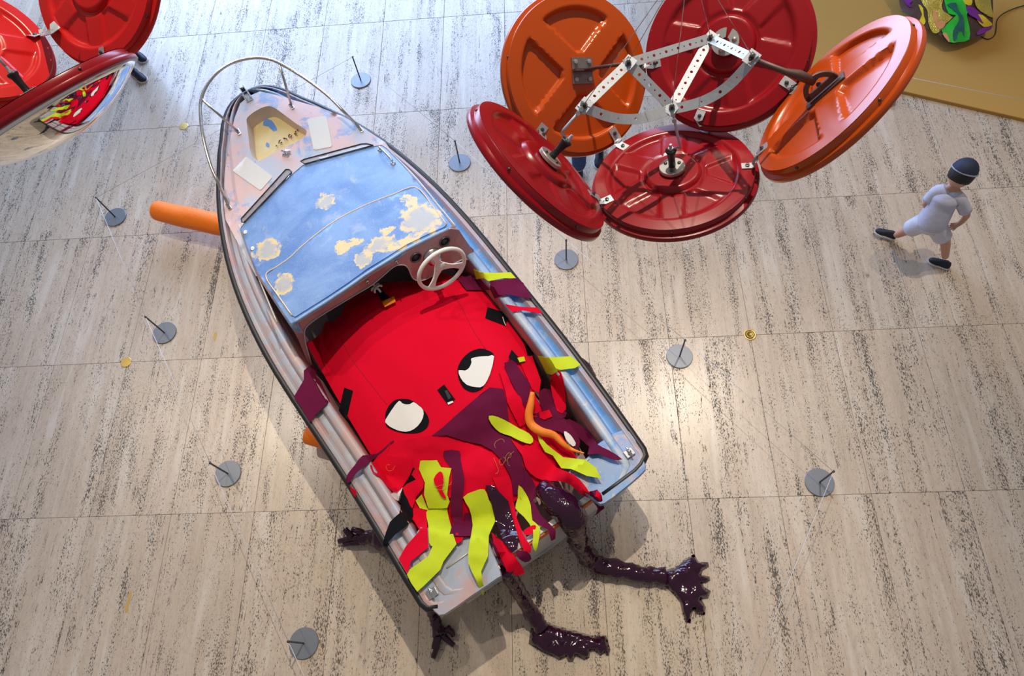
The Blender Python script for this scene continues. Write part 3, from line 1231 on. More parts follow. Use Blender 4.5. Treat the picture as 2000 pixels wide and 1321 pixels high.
# black patches with pale ties
for q in ([(370, 1015), (425, 1035), (390, 1190), (332, 1180)], [(1015, 995), (1085, 1090), (1035, 1120), (970, 1030)], [(1295, 495), (1435, 540), (1410, 615), (1280, 565)], [(1520, 695), (1560, 685), (1620, 790), (1580, 805)]):
    strip('black_patch', M_FBLK, c4(q), 0, 0, body, 0, 6)
strip('pocket_flap', simple('dark_grey_felt', (.03, .03, .035), .8), c4([(1018, 1035), (1035, 1030), (1062, 1078), (1042, 1092)]), .6, 0, body, 0, 6)
strip('white_tie', M_FWHITE, c4([(1035, 1112), (1070, 1100), (1074, 1110), (1042, 1125)]), .6, 0, body, 0, 5)
for q in ([(1392, 560), (1402, 590), (1412, 614)], [(1538, 700), (1565, 720), (1577, 742)]):
    rv, rf = tube(spline([hit(x, y, body, .012) for x, y in c4(q)], 4), .003, 6)
    build('white_tie', rv, rf, M_FWHITE, cre)
# strap with white knot and orange tab
strip('strap', M_FBLK, c4([(586, 372), (606, 378), (665, 432), (612, 456), (578, 392)]), 3, 0, body, 0, 5)
strip('strap_tab', M_TABO, c4([(612, 460), (690, 425), (703, 460), (632, 495)]), 3.6, 0, body, 0, 6)
kp = hit(735, 562, body, .08)
mb = MB()
for k in range(6):
    t = k * PI / 3 + .3
    d = Vector((math.cos(t), math.sin(t), .25 * math.sin(3 * t)))
    mb.tube(spline([kp, kp + d * .022 + up * .01, kp + d * .036, kp + d * .038 - up * .012], 4), .0085, 8)
mb.lathe(kp, (0, 0, 1), [(.012, -.01), (.016, .004), (.008, .012), (.0005, .013)], 12)
mb.build('white_knot', M_WHITE, cre)
rv, rf = tube([kp + up * .01, dash(717, 551, .022)], .0025, 6)
build('tie_wire', rv, rf, M_SATIN, cre)

S = strip
# purple flap and skirts
S('red_skirt', M_FRED, c5([(460, 240), (600, 214), (680, 217), (800, 250), (900, 285), (980, 330), (1040, 395), (1075, 480), (1087, 570), (1078, 640), (1010, 560), (930, 530), (860, 560), (800, 585), (720, 580), (620, 560), (540, 500), (470, 420), (340, 330), (380, 245)]), 1, .015)
S('red_skirt', M_FRED, c5([(380, 242), (250, 390), (310, 460), (385, 545), (440, 512), (500, 400), (460, 345), (345, 328)]), 1.2, .006)
S('purple_flap', M_FPUR, c5([(880, -15), (810, 45), (740, 105), (675, 165), (610, 215), (700, 212), (800, 245), (900, 265), (965, 300), (1010, 345), (1045, 400), (1075, 460), (1090, 560), (1130, 560), (1150, 480), (1140, 340), (1090, 260), (1075, 200), (1060, 100), (1048, 10), (1030, -60), (950, -70)]), 2, .012, None, 1)
S('purple_strip', M_FPUR, c5([(370, 250), (290, 320), (205, 330), (160, 385), (120, 435), (105, 475), (125, 492), (170, 430), (245, 370), (310, 320), (385, 252)]), 1.5, .004, None, 2, 6)
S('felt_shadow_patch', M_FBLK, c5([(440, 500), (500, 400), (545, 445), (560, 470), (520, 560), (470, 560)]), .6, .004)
S('white_patch', M_FWHITE, c5([(372, 555), (440, 516), (420, 600), (400, 590)]), .3, .0, None, 0, 6)
S('purple_strip', M_FPUR, c5([(680, 305), (770, 302), (780, 360), (800, 470), (792, 560), (790, 660), (800, 750), (850, 770), (845, 800), (750, 802), (712, 802), (735, 720), (720, 660), (722, 560), (730, 420), (690, 360)]), 2, .014)
S('red_strip', M_FRED, c5([(715, 800), (800, 770), (790, 830), (765, 845), (735, 835)]), 1.6, .006, None, 1, 6)
S('lime_strip', M_FLIME, c5([(590, 645), (700, 645), (690, 700), (660, 780), (620, 860), (595, 840), (590, 740), (580, 690)]), 2, .006)
S('lime_strip', M_FLIME, c5([(543, 362), (640, 358), (665, 400), (725, 405), (712, 460), (700, 560), (715, 600), (700, 640), (590, 642), (565, 560), (570, 490), (535, 410)]), 3.4, .008, None, 1)
S('red_leaf', M_FRED, c5([(650, 428), (670, 430), (680, 480), (670, 530), (695, 580), (670, 575), (640, 520), (620, 470)]), 4.8, .004, None, 2, 6)
S('lime_strip', M_FLIME, c5([(515, 595), (550, 560), (580, 630), (592, 652), (540, 640)]), 1.8, .004, None, 1, 6)
S('lime_strip', M_FLIME, c5([(700, 655), (735, 790), (755, 850), (680, 950), (660, 1000), (590, 1070), (525, 1130), (490, 1080), (465, 1030), (480, 1000), (590, 920), (620, 850), (660, 780)]), 2.6, .008, None, 1)
S('black_strip', M_FBLK, c5([(440, 520), (465, 555), (490, 610), (500, 650), (490, 720), (400, 790), (335, 860), (325, 840), (365, 720), (420, 670), (430, 610), (415, 600)]), 2, .008, None, 2)
S('red_strip', M_FRED, c5([(555, 465), (560, 520), (520, 570), (495, 640), (470, 590), (440, 520), (500, 480)]), 2.4, .006)
S('red_strip', M_FRED, c5([(580, 670), (585, 780), (590, 870), (490, 950), (465, 1025), (430, 960), (415, 940), (460, 860), (540, 770), (500, 705)]), 1.6, .006, None, 1)
S('red_strip', M_FRED, c5([(500, 640), (590, 650), (585, 690), (520, 720), (490, 690)]), 1.2, .004)
S('lime_strip', M_FLIME, c5([(795, 575), (860, 540), (920, 530), (945, 590), (975, 650), (980, 720), (945, 800), (940, 920), (900, 1010), (915, 1100), (910, 1155), (870, 1060), (825, 960), (830, 850), (850, 740), (830, 640)]), 3.4, .012, None, 2)
S('purple_strip', M_FPUR, c5([(800, 670), (860, 660), (850, 770), (800, 760)]), 1, .004, None, 1)
S('red_strip', M_FRED, c5([(1060, 450), (1085, 580), (1110, 700), (1150, 800), (1195, 870), (1190, 905), (1150, 890), (1110, 790), (1060, 660), (1010, 560), (965, 460)]), 1.8, .012, None, 1)
S('red_strip', M_FRED, c5([(960, 780), (1030, 840), (1080, 900), (1140, 980), (1157, 1020), (1110, 1037), (1050, 1010), (1030, 960), (985, 880)]), 1.5, .010, None, 1)
S('purple_strip', M_FPUR, c5([(950, 810), (990, 870), (1042, 992), (1005, 950)]), 1.9, .006, None, 1, 6)
S('purple_strip', M_FPUR, c5([(1130, 480), (1190, 560), (1250, 680), (1300, 730), (1338, 770), (1335, 820), (1312, 832), (1290, 765), (1210, 720), (1160, 640), (1120, 560)]), 1.4, .008, None, 1)
S('purple_strip', M_FPUR, c5([(1060, 300), (1150, 400), (1200, 470), (1240, 560), (1190, 600), (1140, 560), (1100, 470)]), 1.1, .008, None, 1)
S('lime_strip', M_FLIME, c5([(1120, 505), (1160, 550), (1190, 620), (1200, 710), (1245, 750), (1235, 840), (1220, 895), (1200, 850), (1205, 770), (1150, 690), (1100, 640), (1115, 580)]), 2.2, .010, None, 2)
S('red_strip', M_FRED, c5([(1075, 235), (1145, 275), (1190, 260), (1280, 330), (1340, 400), (1440, 440), (1510, 510), (1545, 580), (1490, 560), (1420, 500), (1350, 480), (1290, 480), (1220, 460), (1160, 400), (1140, 330)]), 3, .012, None, 2)
S('purple_strip', M_FPUR, c5([(1530, 545), (1580, 530), (1605, 560), (1622, 640), (1570, 682), (1585, 640), (1555, 600)]), 2.6, .006, None, 1, 6)
S('red_strip', M_FRED, c5([(1575, 535), (1600, 550), (1605, 610), (1580, 640), (1565, 590)]), 3.2, .004, None, 1, 6)
S('purple_strip', M_FPUR, c5([(1105, 890), (1170, 895), (1195, 935), (1160, 958), (1115, 930)]), 2.4, .006, None, 2, 6)
S('red_strip', M_FRED, c5([(1150, 770), (1200, 740), (1222, 745), (1205, 785), (1160, 798)]), 2.6, .006, None, 2, 6)
# starboard tangle
S('red_strip', M_FRED, c6([(215, 645), (250, 640), (300, 750), (340, 800), (370, 940), (330, 960), (300, 900), (260, 820), (250, 760)]), 2.4, .016, None, 1)
S('red_strip', M_FRED, c6([(320, 570), (400, 560), (450, 700), (440, 770), (400, 750), (360, 660)]), 1.2, .012, None, 1)
S('purple_strip', M_FPUR, c6([(245, 600), (300, 580), (320, 620), (390, 720), (385, 780), (360, 850), (310, 760), (255, 650)]), 3.2, .014, None, 1)
S('red_strip', M_FRED, c6([(330, 790), (390, 770), (440, 830), (430, 900), (350, 900)]), 2.0, .016)
S('purple_strip', M_FPUR, c6([(440, 760), (500, 750), (530, 830), (595, 880), (560, 915), (460, 870)]), 1.6, .016)
S('purple_strip', M_FPUR, c6([(390, 890), (520, 880), (600, 930), (660, 1010), (665, 1070), (620, 1080), (580, 1000), (520, 980), (430, 960)]), 2.2, .016)
S('red_strip', M_FRED, c6([(440, 880), (495, 863), (515, 900), (470, 920), (445, 910)]), 3.4, .006, None, 1, 6)
S('purple_strip', M_FPUR, c6([(590, 920), (640, 930), (720, 990), (770, 1060), (830, 1090), (907, 1142), (840, 1140), (770, 1110), (710, 1115), (720, 1070), (650, 1010)]), 2.4, .010, None, 2)
S('white_patch', M_FWHITE, c6([(580, 985), (610, 1000), (645, 1050), (630, 1070), (590, 1030)]), 3.0, .003, None, 2, 6)
S('red_strip', M_FRED, c6([(540, 870), (590, 860), (575, 700), (545, 640), (500, 700)]), 1.0, .010)
S('lime_strip', M_FLIME, c5([(945, 98), (1000, 105), (1070, 140), (1120, 170), (1180, 200), (1205, 235), (1190, 262), (1130, 245), (1070, 215), (1010, 195), (960, 145)]), 4.6, .010, None, 2)
S('lime_strip', M_FLIME, c5([(1230, 205), (1290, 270), (1380, 340), (1510, 355), (1570, 400), (1605, 465), (1520, 450), (1430, 410), (1370, 405), (1320, 330), (1275, 310), (1240, 250)]), 4.2, .010, None, 1)
# orange foam horn
hp = [hit(x, y, drape, .05 + o_) for (x, y), o_ in zip(c6([(402, 765), (393, 830), (382, 890), (395, 945), (450, 985), (520, 1005), (575, 1055), (630, 1090), (690, 1107)]), (.09, .07, .05, .04, .04, .035, .03, .025, .02))]
rv, rf = tube(spline(hp, 4), [.004 + .026 * math.sin(PI * min(1, (.08 + .92 * k / (8 * 4))) ** .8) for k in range(8 * 4 + 1)], 10)
build('foam_horn', rv, rf, simple('orange_horn', (.98, .25, .025), .6, 0, .12, 14, .2), cre)
# wraps over the gunwales
S('purple_strip', M_FPUR, c4([(150, 872), (198, 893), (180, 930), (215, 965), (280, 1105), (240, 1135), (190, 1185), (150, 1238), (88, 1135), (45, 1075), (110, 965), (110, 905)]), 1.2, .006, None, 1)
S('lime_strip', M_FLIME, c6([(72, 75), (110, 92), (190, 95), (280, 92), (310, 125), (240, 125), (155, 142), (130, 125), (85, 132)]), 2, .006, None, 1, 6)
S('purple_strip', M_FPUR, c6([(165, 140), (230, 135), (310, 125), (350, 150), (400, 240), (330, 230), (260, 215), (190, 240), (165, 190)]), 1.5, .006, None, 1)
S('red_strip', M_FRED, c6([(245, 270), (330, 285), (430, 290), (460, 325), (400, 315), (350, 305), (290, 315)]), 1.2, .004, None, 1, 6)
S('lime_strip', M_FLIME, c6([(430, 560), (470, 570), (540, 568), (620, 563), (672, 610), (640, 630), (560, 640), (510, 668), (480, 660)]), 1.5, .006, None, 1)
S('purple_strip', M_FPUR, c4([(1105, 310), (1190, 290), (1230, 310), (1310, 385), (1160, 385), (1130, 350)]), 1.5, .006, None, 1)
S('black_patch', M_FBLK, c6([(285, 525), (320, 565), (352, 590), (310, 597), (268, 570)]), 3.2, .003, None, 0, 6)
S('lime_strip', M_FLIME, c6([(318, 572), (355, 565), (362, 590), (330, 597)]), 3.8, .003, None, 1, 6)
S('red_strip', M_FRED, c5([(130, 510), (165, 540), (165, 575), (140, 560)]), .6, .0, None, 1, 5)
# vinyl sheath over the stern
S('vinyl_sheath', M_VINYL, c5([(925, 505), (970, 505), (1060, 600), (1090, 720), (1115, 800), (1110, 880), (1080, 900), (1030, 830), (985, 720), (960, 610)]), 3.6, .03, None, 1, 6)
# loose threads on the felt
random.seed(11)
for cx, cy in c5([(1000, 290), (1020, 330), (965, 335), (1060, 370), (400, 380), (660, 470), (715, 475), (1080, 400)]):
    pts = []
    ang = random.uniform(0, 6)
    x, y = cx, cy
    for k in range(9):
        ang += random.uniform(-.2, 1.1)
        x += 4.5 * math.cos(ang)
        y += 4.5 * math.sin(ang)
        pts.append(hit(x, y, drape, .05))
    rv, rf = tube(spline(pts, 3), .0011, 4)
    build('loose_thread', rv, rf, simple('gold_thread', (.55, .33, .05), .6), cre)

# vinyl limbs


def limb(name, pts, rad, n=14, parent=cre, wr=.16, sub=5):
    P3 = [at(x, y, z) for x, y, z in pts]
    C = spline(P3, sub)
    m = len(C)
    R = []
    for i in range(m):
        t = i / (m - 1) * (len(rad) - 1)
        k = min(int(t), len(rad) - 2)
        R.append(rad[k] + (rad[k + 1] - rad[k]) * (t - k))
    V, Fc = tube(C, R, n)
    out = []
    for i, v in enumerate(V):
        c = C[i // n]
        r = R[i // n]
        d = (v - c)
        w = 1 + wr * 1.6 * noise.noise(v * (1.1 / max(.03, r))) + wr * .25 * math.sin(i // n * 1.3 + (i % n) * .9)
        q = c + d * w
        q.z = max(q.z, .004)
        out.append(q)
    return build(name, out, Fc, M_VINYL, parent)


def pillow(name, poly, th, z0, mat, parent=cre, sp=6, edge=14, amp=.4):
    P, T = fill(poly, (), sp)
    top, botm = [], []
    for x, y in P:
        d = edge_dist(x, y, poly)
        h = th * math.sqrt(max(0, 1 - (1 - min(1, d / edge)) ** 2))
        h *= 1 + amp * noise.noise(Vector((x * .06, y * .06, 3.3))) + amp * .6 * noise.noise(Vector((x * .15, y * .15, 8.3)))
        top.append(at(x, y, z0 + max(0, h)))
        botm.append(at(x, y, z0))
    n = len(P)
    Fc = list(T) + [tuple(reversed([i + n for i in t])) for t in T]
    bm = bmesh.new()
    vs = [bm.verts.new(v) for v in top + botm]
    for f in Fc:
        try:
            bm.faces.new([vs[i] for i in f])
        except Exception:
            pass
    bmesh.ops.remove_doubles(bm, verts=bm.verts, dist=.0005)
    bm.verts.index_update()
    V = [v.co.copy() for v in bm.verts]
    Fc = [tuple(v.index for v in f.verts) for f in bm.faces]
    bm.free()
    return build(name, V, Fc, mat, parent)


def L7(l):
    return [(*c7([(a, b)])[0], z) for a, b, z in l]


def L8(l):
    return [(*c8([(a, b)])[0], z) for a, b, z in l]


lr = limb('leg', L7([(262, 105, .66), (340, 180, .69), (430, 265, .68), (485, 335, .60), (500, 420, .45), (530, 500, .26), (575, 575, .11), (650, 630, .065), (760, 650, .06), (880, 675, .055), (980, 690, .05), (1080, 700, .045)]), [.055, .085, .10, .09, .076, .074, .068, .064, .062, .058, .055, .06], 16)
pillow('foot', c7([(1060, 660), (1140, 640), (1200, 590), (1272, 550), (1300, 600), (1365, 605), (1370, 635), (1330, 660), (1320, 688), (1375, 700), (1378, 725), (1330, 745), (1335, 765), (1383, 795), (1365, 845), (1320, 850), (1350, 900), (1345, 955), (1290, 950), (1272, 915), (1255, 960), (1250, 1010), (1215, 1000), (1190, 920), (1180, 870), (1130, 810), (1060, 750)]), .055, .004, M_VINYL)
ll = limb('leg', L7([(30, 650, .62), (60, 710, .50), (100, 780, .36), (145, 850, .24), (190, 930, .13), (235, 1000, .07), (270, 1050, .05)]), [.048, .052, .052, .048, .052, .056, .05], 16)
pillow('foot', c7([(200, 1010), (310, 1000), (330, 1015), (460, 1050), (600, 1090), (640, 1083), (690, 1088), (718, 1180), (710, 1222), (690, 1220), (680, 1205), (650, 1222), (610, 1190), (590, 1188), (580, 1235), (545, 1255), (515, 1235), (490, 1222), (470, 1265), (440, 1265), (425, 1232), (400, 1240), (380, 1255), (350, 1235), (270, 1200), (178, 1145), (185, 1080)]), .06, .004, M_VINYL, sp=6, edge=16)


def hand(arm, ar, fingers, fr=.020):
    a = limb('arm', L8(arm), ar)
    for f in fingers:
        limb('finger', L8(f), [fr * 1.1, fr, fr * .85], 8, a, .08, 4)


hand([(790, 720, .26), (835, 830, .20), (860, 930, .09), (885, 1010, .06), (905, 1075, .055)], [.05, .05, .036, .04, .052],
     [[(895, 1080, .05), (880, 1170, .04), (850, 1262, .025)], [(880, 1080, .045), (868, 1130, .035), (856, 1188, .025)], [(925, 1075, .05), (965, 1115, .04), (1018, 1162, .028)], [(930, 1060, .055), (965, 1030, .05), (985, 1010, .04)], [(970, 1025, .05), (1000, 1050, .045), (1015, 1082, .03)]])
hand([(640, 400, .24), (520, 350, .17), (430, 310, .13), (350, 290, .10), (270, 300, .08)], [.07, .08, .072, .055, .045],
     [[(290, 285, .08), (190, 295, .07), (90, 320, .04)], [(280, 320, .06), (200, 335, .05), (130, 345, .03)], [(300, 270, .09), (255, 240, .10), (200, 225, .09)], [(200, 285, .08), (160, 250, .09), (138, 218, .10)]], .024)
limb('arm', [(1070, 690, .26), (1115, 704, .20), (1140, 720, .13), (1151, 738, .09), (1153, 755, .05)], [.05, .05, .055, .05, .03])
limb('finger', [(1150, 745, .08), (1172, 765, .05), (1183, 772, .035)], [.022, .024, .018], 8, cre, .08, 4)

# ------------------------------------------------------------------ orange logs under the boat


def log(pts, rad, label):
    P3 = spline([at(x, y, z) for x, y, z in pts], 6)
    m = len(P3)
    R = []
    for i in range(m):
        u = i / (m - 1)
        r = rad * (.86 + .14 * u)
        e = min(1, u / .16)
        R.append(max(.004, r * math.sqrt(max(0, 1 - (1 - e) ** 2))))
    V, Fc = tube(P3, R, 20)
    V = [v + Vector((0, 0, .012 * noise.noise(v * 6))) for v in V]
    build('foam_log', V, Fc, M_LOG, None, True, label, 'log', 'orange logs under the boat')


log([(301, 410, .22), (315, 413, .22), (360, 424, .22), (440, 441, .22), (500, 452, .22), (540, 460, .22)], .105, 'long orange foam log sticking out from under the boat bow')
log([(597, 848, .16), (606, 850, .16), (630, 856, .16), (670, 866, .16), (720, 878, .16)], .085, 'orange foam log with only its tip showing beside the gunwale')

# ------------------------------------------------------------------ barrier posts and cords
bp = MB().lathe((0, 0, 0), (0, 0, 1), [(.103, .0006), (.104, .003), (.104, .009), (.101, .012), (.004, .012)], 40)
base_me = mesh_of('base', bp.V, bp.F, M_STEEL, False)
rp_ = MB().lathe((0, 0, 0), (0, 0, 1), [(.0065, .012), (.0065, .300), (.0085, .302), (.0085, .314), (.0005, .316)], 12)
rod_me = mesh_of('rod', rp_.V, rp_.F, M_DARK, True)
hk = MB().tube([Vector((0, 0, .308)), Vector((.014, 0, .308))], .003, 6)
hook_me = mesh_of('eyelet', hk.V, hk.F, M_DARK, True)
POSTS = [(226, 425, 'barrier post standing just below left of the bow near orange log tip'),
         (322, 651, 'barrier post standing above the plain flat brass disc left of boat'),
         (446, 926, 'barrier post on the port side level with the second orange log'),
         (594, 1257, 'barrier post at bottom edge left of the small vinyl hand'),
         (1600, 943, 'barrier post farthest to the lower right, right of big vinyl foot'),
         (1327, 697, 'barrier post left of the ringed brass floor socket'),
         (1106, 508, 'barrier post right of the steering wheel under the red dishes'),
         (898, 319, 'barrier post just left of the edge-on red mirror dish'),
         (705, 158, 'barrier post ahead of the bow beside the chrome rail'),
         (1725, 196, 'barrier post at the corner of the ochre platform behind orange dish')]
TOPS = []
for x, y, lab in POSTS:
    p = at(x, y, 0)
    e = bpy.data.objects.new('barrier_post', None)
    e.empty_display_size = .1
    COL.objects.link(e)
    e.location = p
    e.rotation_euler = (0, 0, random.uniform(0, 6))
    props(e, lab, 'barrier post', 'low barrier posts around the boat')
    for nm, me in (('base', base_me), ('rod', rod_me), ('eyelet', hook_me)):
        o = bpy.data.objects.new(nm, me)
        COL.objects.link(o)
        o.parent = e
    TOPS.append(p + Vector((0, 0, .308)))


def cord(a, b, label):
    d = (b - a).normalized() * .012
    rv, rf = tube([a + d, b - d], .0021, 6)
    build('barrier_string', rv, rf, M_CORD, None, True, label, 'cord', 'barrier cords')


cord(TOPS[8], TOPS[0], 'thin barrier cord passing in front of the bow rail')
cord(TOPS[0], TOPS[1], 'thin barrier cord left of boat between the two upper left posts')
cord(TOPS[1], TOPS[2], 'thin barrier cord left of boat between its second and third posts')
cord(TOPS[2], TOPS[3], 'thin barrier cord left of the stern down to the bottom post')
cord(TOPS[3], at(640, 1420, .308), 'thin barrier cord leaving the frame at the bottom left')
cord(TOPS[8], TOPS[7], 'thin barrier cord right of bow between the two upper posts')
cord(TOPS[7], TOPS[6], 'thin barrier cord passing under the edge-on red dish')
cord(TOPS[6], TOPS[5], 'thin barrier cord right of the cockpit between two posts')
cord(TOPS[5], TOPS[4], 'thin barrier cord right of the stern towards lower right post')
cord(TOPS[4], at(1425, 1421, .308), 'thin pale barrier cord leaving the frame at lower right')
cord(TOPS[9], at(2090, 214, .308), 'thin barrier cord crossing over the ochre platform')

# ------------------------------------------------------------------ brass floor discs
for k, (x, y, lab) in enumerate(((359, 247, 'plain brass floor disc left of the chrome bow rail'), (246.5, 708, 'plain brass floor disc on tile corner left of the boat'))):
    p = at(x, y, 0)
    MB().lathe(p, (0, 0, 1), [(.046, .0004), (.046, .003), (.044, .0042), (.0005, .0045)], 32).build('floor_disc', M_BRASS, None, label=lab, cat='floor disc', group='brass floor discs', smooth=False)
p = at(1465, 654, 0)
fs = empty('floor_socket', p, 0, 'ringed brass floor socket right of the boat', 'floor socket')
MB().lathe(p, (0, 0, 1), [(.05, .0004), (.05, .003), (.047, .0045), (.036, .0045), (.035, .002), (.0005, .002)], 36).build('rim', M_BRASS, fs)
MB().lathe(p, (0, 0, 1), [(.032, .001), (.032, .0055), (.028, .0065), (.022, .0065), (.020, .004), (.0005, .004)], 32).build('lid', simple('dark_brass', (.36, .25, .07), .4, .85), fs)
# yellow resin filler in the stone
for q in ([(252, 1158), (257, 1157), (256, 1170), (252, 1182), (249, 1196), (245, 1197), (243, 1188), (249, 1172)], [(420, 648), (424, 652), (421, 664), (417, 665), (417, 655)]):
    o = sheet('stone_filler', q, lambda x, y: 0, simple('yellow_filler', (.52, .33, .10), .6), floor, .0008, 4, (), .0006, 2, ztop=.1, zlo=-.1)

# ------------------------------------------------------------------ hanging mirror clusters
UPV = ROT @ Vector((0, 1, 0))


def dish(root, c, n, R, mat, kind, phi, sag=.05):
    """traffic mirror seen from its back; n = outward normal of the back"""
    c, n = Vector(c), Vector(n).normalized()
    b = (UPV - n * UPV.dot(n)).normalized()
    a = b.cross(n)
    Rb = R * .955
    if kind == 'B':
        r1, r2, w, hgt, hs = .40 * Rb, .80 * Rb, .13 * Rb, .009, PI / 6
    else:
        r1, r2, w, hgt, hs = .26 * Rb, .83 * Rb, .14 * Rb, .022, PI / 4
    rings = [.0] + [Rb * k / 44 for k in range(1, 45)]
    seg = 144
    V, Fc = [], []
    for r in rings:
        for k in range(seg):
            t = 2 * PI * k / seg
            x, y = r * math.cos(t), r * math.sin(t)
            u = (t - phi) % (2 * hs) - hs
            sdist = min(r - r1, r2 - r, r * math.sin(hs - abs(u)) - w)
            dz = -hgt * sstep(0, .012, sdist)
            if kind == 'B':
                dz += .012 * sstep(.36 * Rb, .33 * Rb, r) * 1.0 - .006 * sstep(.335 * Rb, .36 * Rb, r) * sstep(.42 * Rb, .39 * Rb, r)
                dz -= .010 * sstep(.83 * Rb, .80 * Rb, r)
            dz += .018 * (1 - (r / Rb) ** 2)
            V.append(c + a * x + b * y + n * dz)
    for i in range(len(rings) - 1):
        for k in range(seg):
            k2 = (k + 1) % seg
            Fc.append((i * seg + k, (i + 1) * seg + k, (i + 1) * seg + k2, i * seg + k2))
    # central point ring is degenerate: replace by a fan
    V = [c + n * V[0].__sub__(c).dot(n)] + V[seg:]
    F2 = [(0, 1 + k, 1 + (k + 1) % seg) for k in range(seg)]
    for i in range(len(rings) - 2):
        for k in range(seg):
            k2 = (k + 1) % seg
            F2.append((1 + i * seg + k, 1 + (i + 1) * seg + k, 1 + (i + 1) * seg + k2, 1 + i * seg + k2))
    d = build('mirror_dish', V, F2, mat, root, autosm=45)
    mb = MB().lathe(c, n, [(Rb * .995, -.001), (Rb * 1.003, -.004), (Rb * 1.006, -.026), (R * 1.005, -.030), (R * 1.012, -.036), (R * 1.012, -.048), (R * 1.0, -.052), (R * .97, -.052)], 112)
    rimF = [f for f in mb.F if len(f) == 4]
    rim = build('rim', mb.V, [tuple(reversed(f)) for f in rimF], mat, d, autosm=50)
    prof = []
    Rm = R * .985
    rho = (Rm * Rm + sag * sag) / (2 * sag)
    for k in range(15):
        r = Rm * (1 - k / 14)
        prof.append((max(r, .0006), -.050 - (math.sqrt(rho * rho - r * r) - (rho - sag))))
    mb = MB().lathe(c, n, prof, 72)
    build('mirror', mb.V, mb.F, M_MIRROR, d)
    for k in range(6):
        t = 2 * PI * k / 6 + phi
        q = c + (a * math.cos(t) + b * math.sin(t)) * Rb * 1.004 - n * .014
        MB().lathe(q, (a * math.cos(t) + b * math.sin(t)), [(.0055, -.001), (.0055, .003), (.0005, .005)], 10).build('rivet', M_DARK, d)
    return d, a, b, c, n


def hub(d, a, b, c, n, top=None):
    """round plate with a rubber mount and a bolt"""
    o = c + n * (.026)
    MB().lathe(o, n, [(.050, 0), (.050, .012), (.048, .014), (.0005, .014)], 32).build('hub_plate', M_ALU, d, autosm=40)
    MB().lathe(o, n, [(.014, .014), (.013, .045), (.016, .075), (.021, .085), (.021, .092), (.0005, .092)], 16).build('rubber_mount', M_BLACK, d)
    for k in range(3):
        t = k * 2.09 + .5
        q = o + (a * math.cos(t) + b * math.sin(t)) * .03 + n * .014
        MB().lathe(q, n, [(.007, 0), (.007, .004), (.003, .006), (.0005, .006)], 8).build('hub_bolt', M_DARK, d)
    MB().lathe(o, n, [(.006, .092), (.006, .118), (.0005, .12)], 8).lathe(o, n, [(.011, .092), (.011, .102), (.006, .102)], 6).build('mount_bolt', M_GALV, d, smooth=False)
    return o + n * .097


def strap(name, root, P3, width, up_, holes=True, hsp=.026, mat=None):
    """perforated flat strap bent along the points P3"""
    C = spline(P3, 8) if len(P3) > 2 else [Vector(P3[0]).lerp(Vector(P3[1]), k / 8) for k in range(9)]
    L_ = [0]
    for i in range(1, len(C)):
        L_.append(L_[-1] + (C[i] - C[i - 1]).length)
    tot = L_[-1]
    hw = width / 2
    hol = []
    if holes:
        k = 0
        u = .022
        while u < tot - .015:
            r = .0058 if k % 2 == 0 else .0030
            hol.append([(u + r * math.cos(2 * PI * j / 8), r * math.sin(2 * PI * j / 8)) for j in range(8)])
            u += hsp
            k += 1
    outer = [(0, -hw), (tot, -hw), (tot, hw), (0, hw)]
    outer = resample(outer, .018)
    P = list(outer)
    E = [(i, (i + 1) % len(outer)) for i in range(len(outer))]
    for h_ in hol:
        k = len(P)
        P += h_
        E += [(k + i, k + (i + 1) % len(h_)) for i in range(len(h_))]
    v, e, f, *_ = delaunay_2d_cdt([Vector(p) for p in P], E, [], 0, 1e-7)
    T = []
    for t in f:
        cx = sum(v[i].x for i in t) / len(t)
        cy = sum(v[i].y for i in t) / len(t)
        if not any(inside(cx, cy, h_) for h_ in hol):
            T.append(tuple(t))
    V = []
    for p in v:
        i = 0
        while i < len(L_) - 2 and p.x > L_[i + 1]:
            i += 1
        q = (p.x - L_[i]) / max(1e-6, L_[i + 1] - L_[i])
        tg = (C[i + 1] - C[i]).normalized()
        w = up_.cross(tg).normalized()
        V.append(C[i] + (C[i + 1] - C[i]) * q + w * p.y)
    return build(name, V, T, mat or M_GALV, root, False, solid=.0028, offset=0)


def bracket(root, A, B, wd=.036, ln=.066):
    """bent plate that ties two neighbouring dishes"""
    _, _, _, ca, na = A
    _, _, _, cb, nb = B
    mid = (ca + na * 0 + cb) / 2
    da = (mid - ca)
    da = (da - na * da.dot(na)).normalized()
    db = (mid - cb)
    db = (db - nb * db.dot(nb)).normalized()
    RA, RB = A[0]['r'], B[0]['r']
    ea = ca + da * RA * .955 + na * .006
    eb = cb + db * RB * .955 + nb * .006
    m_ = (ea + eb) / 2 + (na + nb).normalized() * .006
    pa = ea - da * ln * .75
    pb = eb - db * ln * .75
    tg = (pb - pa).normalized()
    nn = (na + nb).normalized()
    o = strap('bracket', root, [pa, ea, m_, eb, pb], wd, nn, True, .024)
    for q, n_ in ((pa.lerp(ea, .45), na), (eb.lerp(pb, .55), nb)):
        MB().lathe(q + n_ * .002, n_, [(.008, 0), (.008, .004), (.004, .005), (.004, .009), (.0005, .0095)], 8).build('bolt', M_DARK, o, smooth=False)


def node_plate(root, p, nrm, sz=.03):
    u = nrm.orthogonal().normalized()
    v = nrm.cross(u)
    o = MB().box(p, u * sz, v * sz * .8, nrm * .002).build('node_plate', M_GALV, root, smooth=False)
    MB().lathe(p, nrm, [(.011, 0), (.011, .009), (.006, .009), (.006, .026), (.0005, .027)], 8).build('node_bolt', M_DARK, o, smooth=False)
    return o


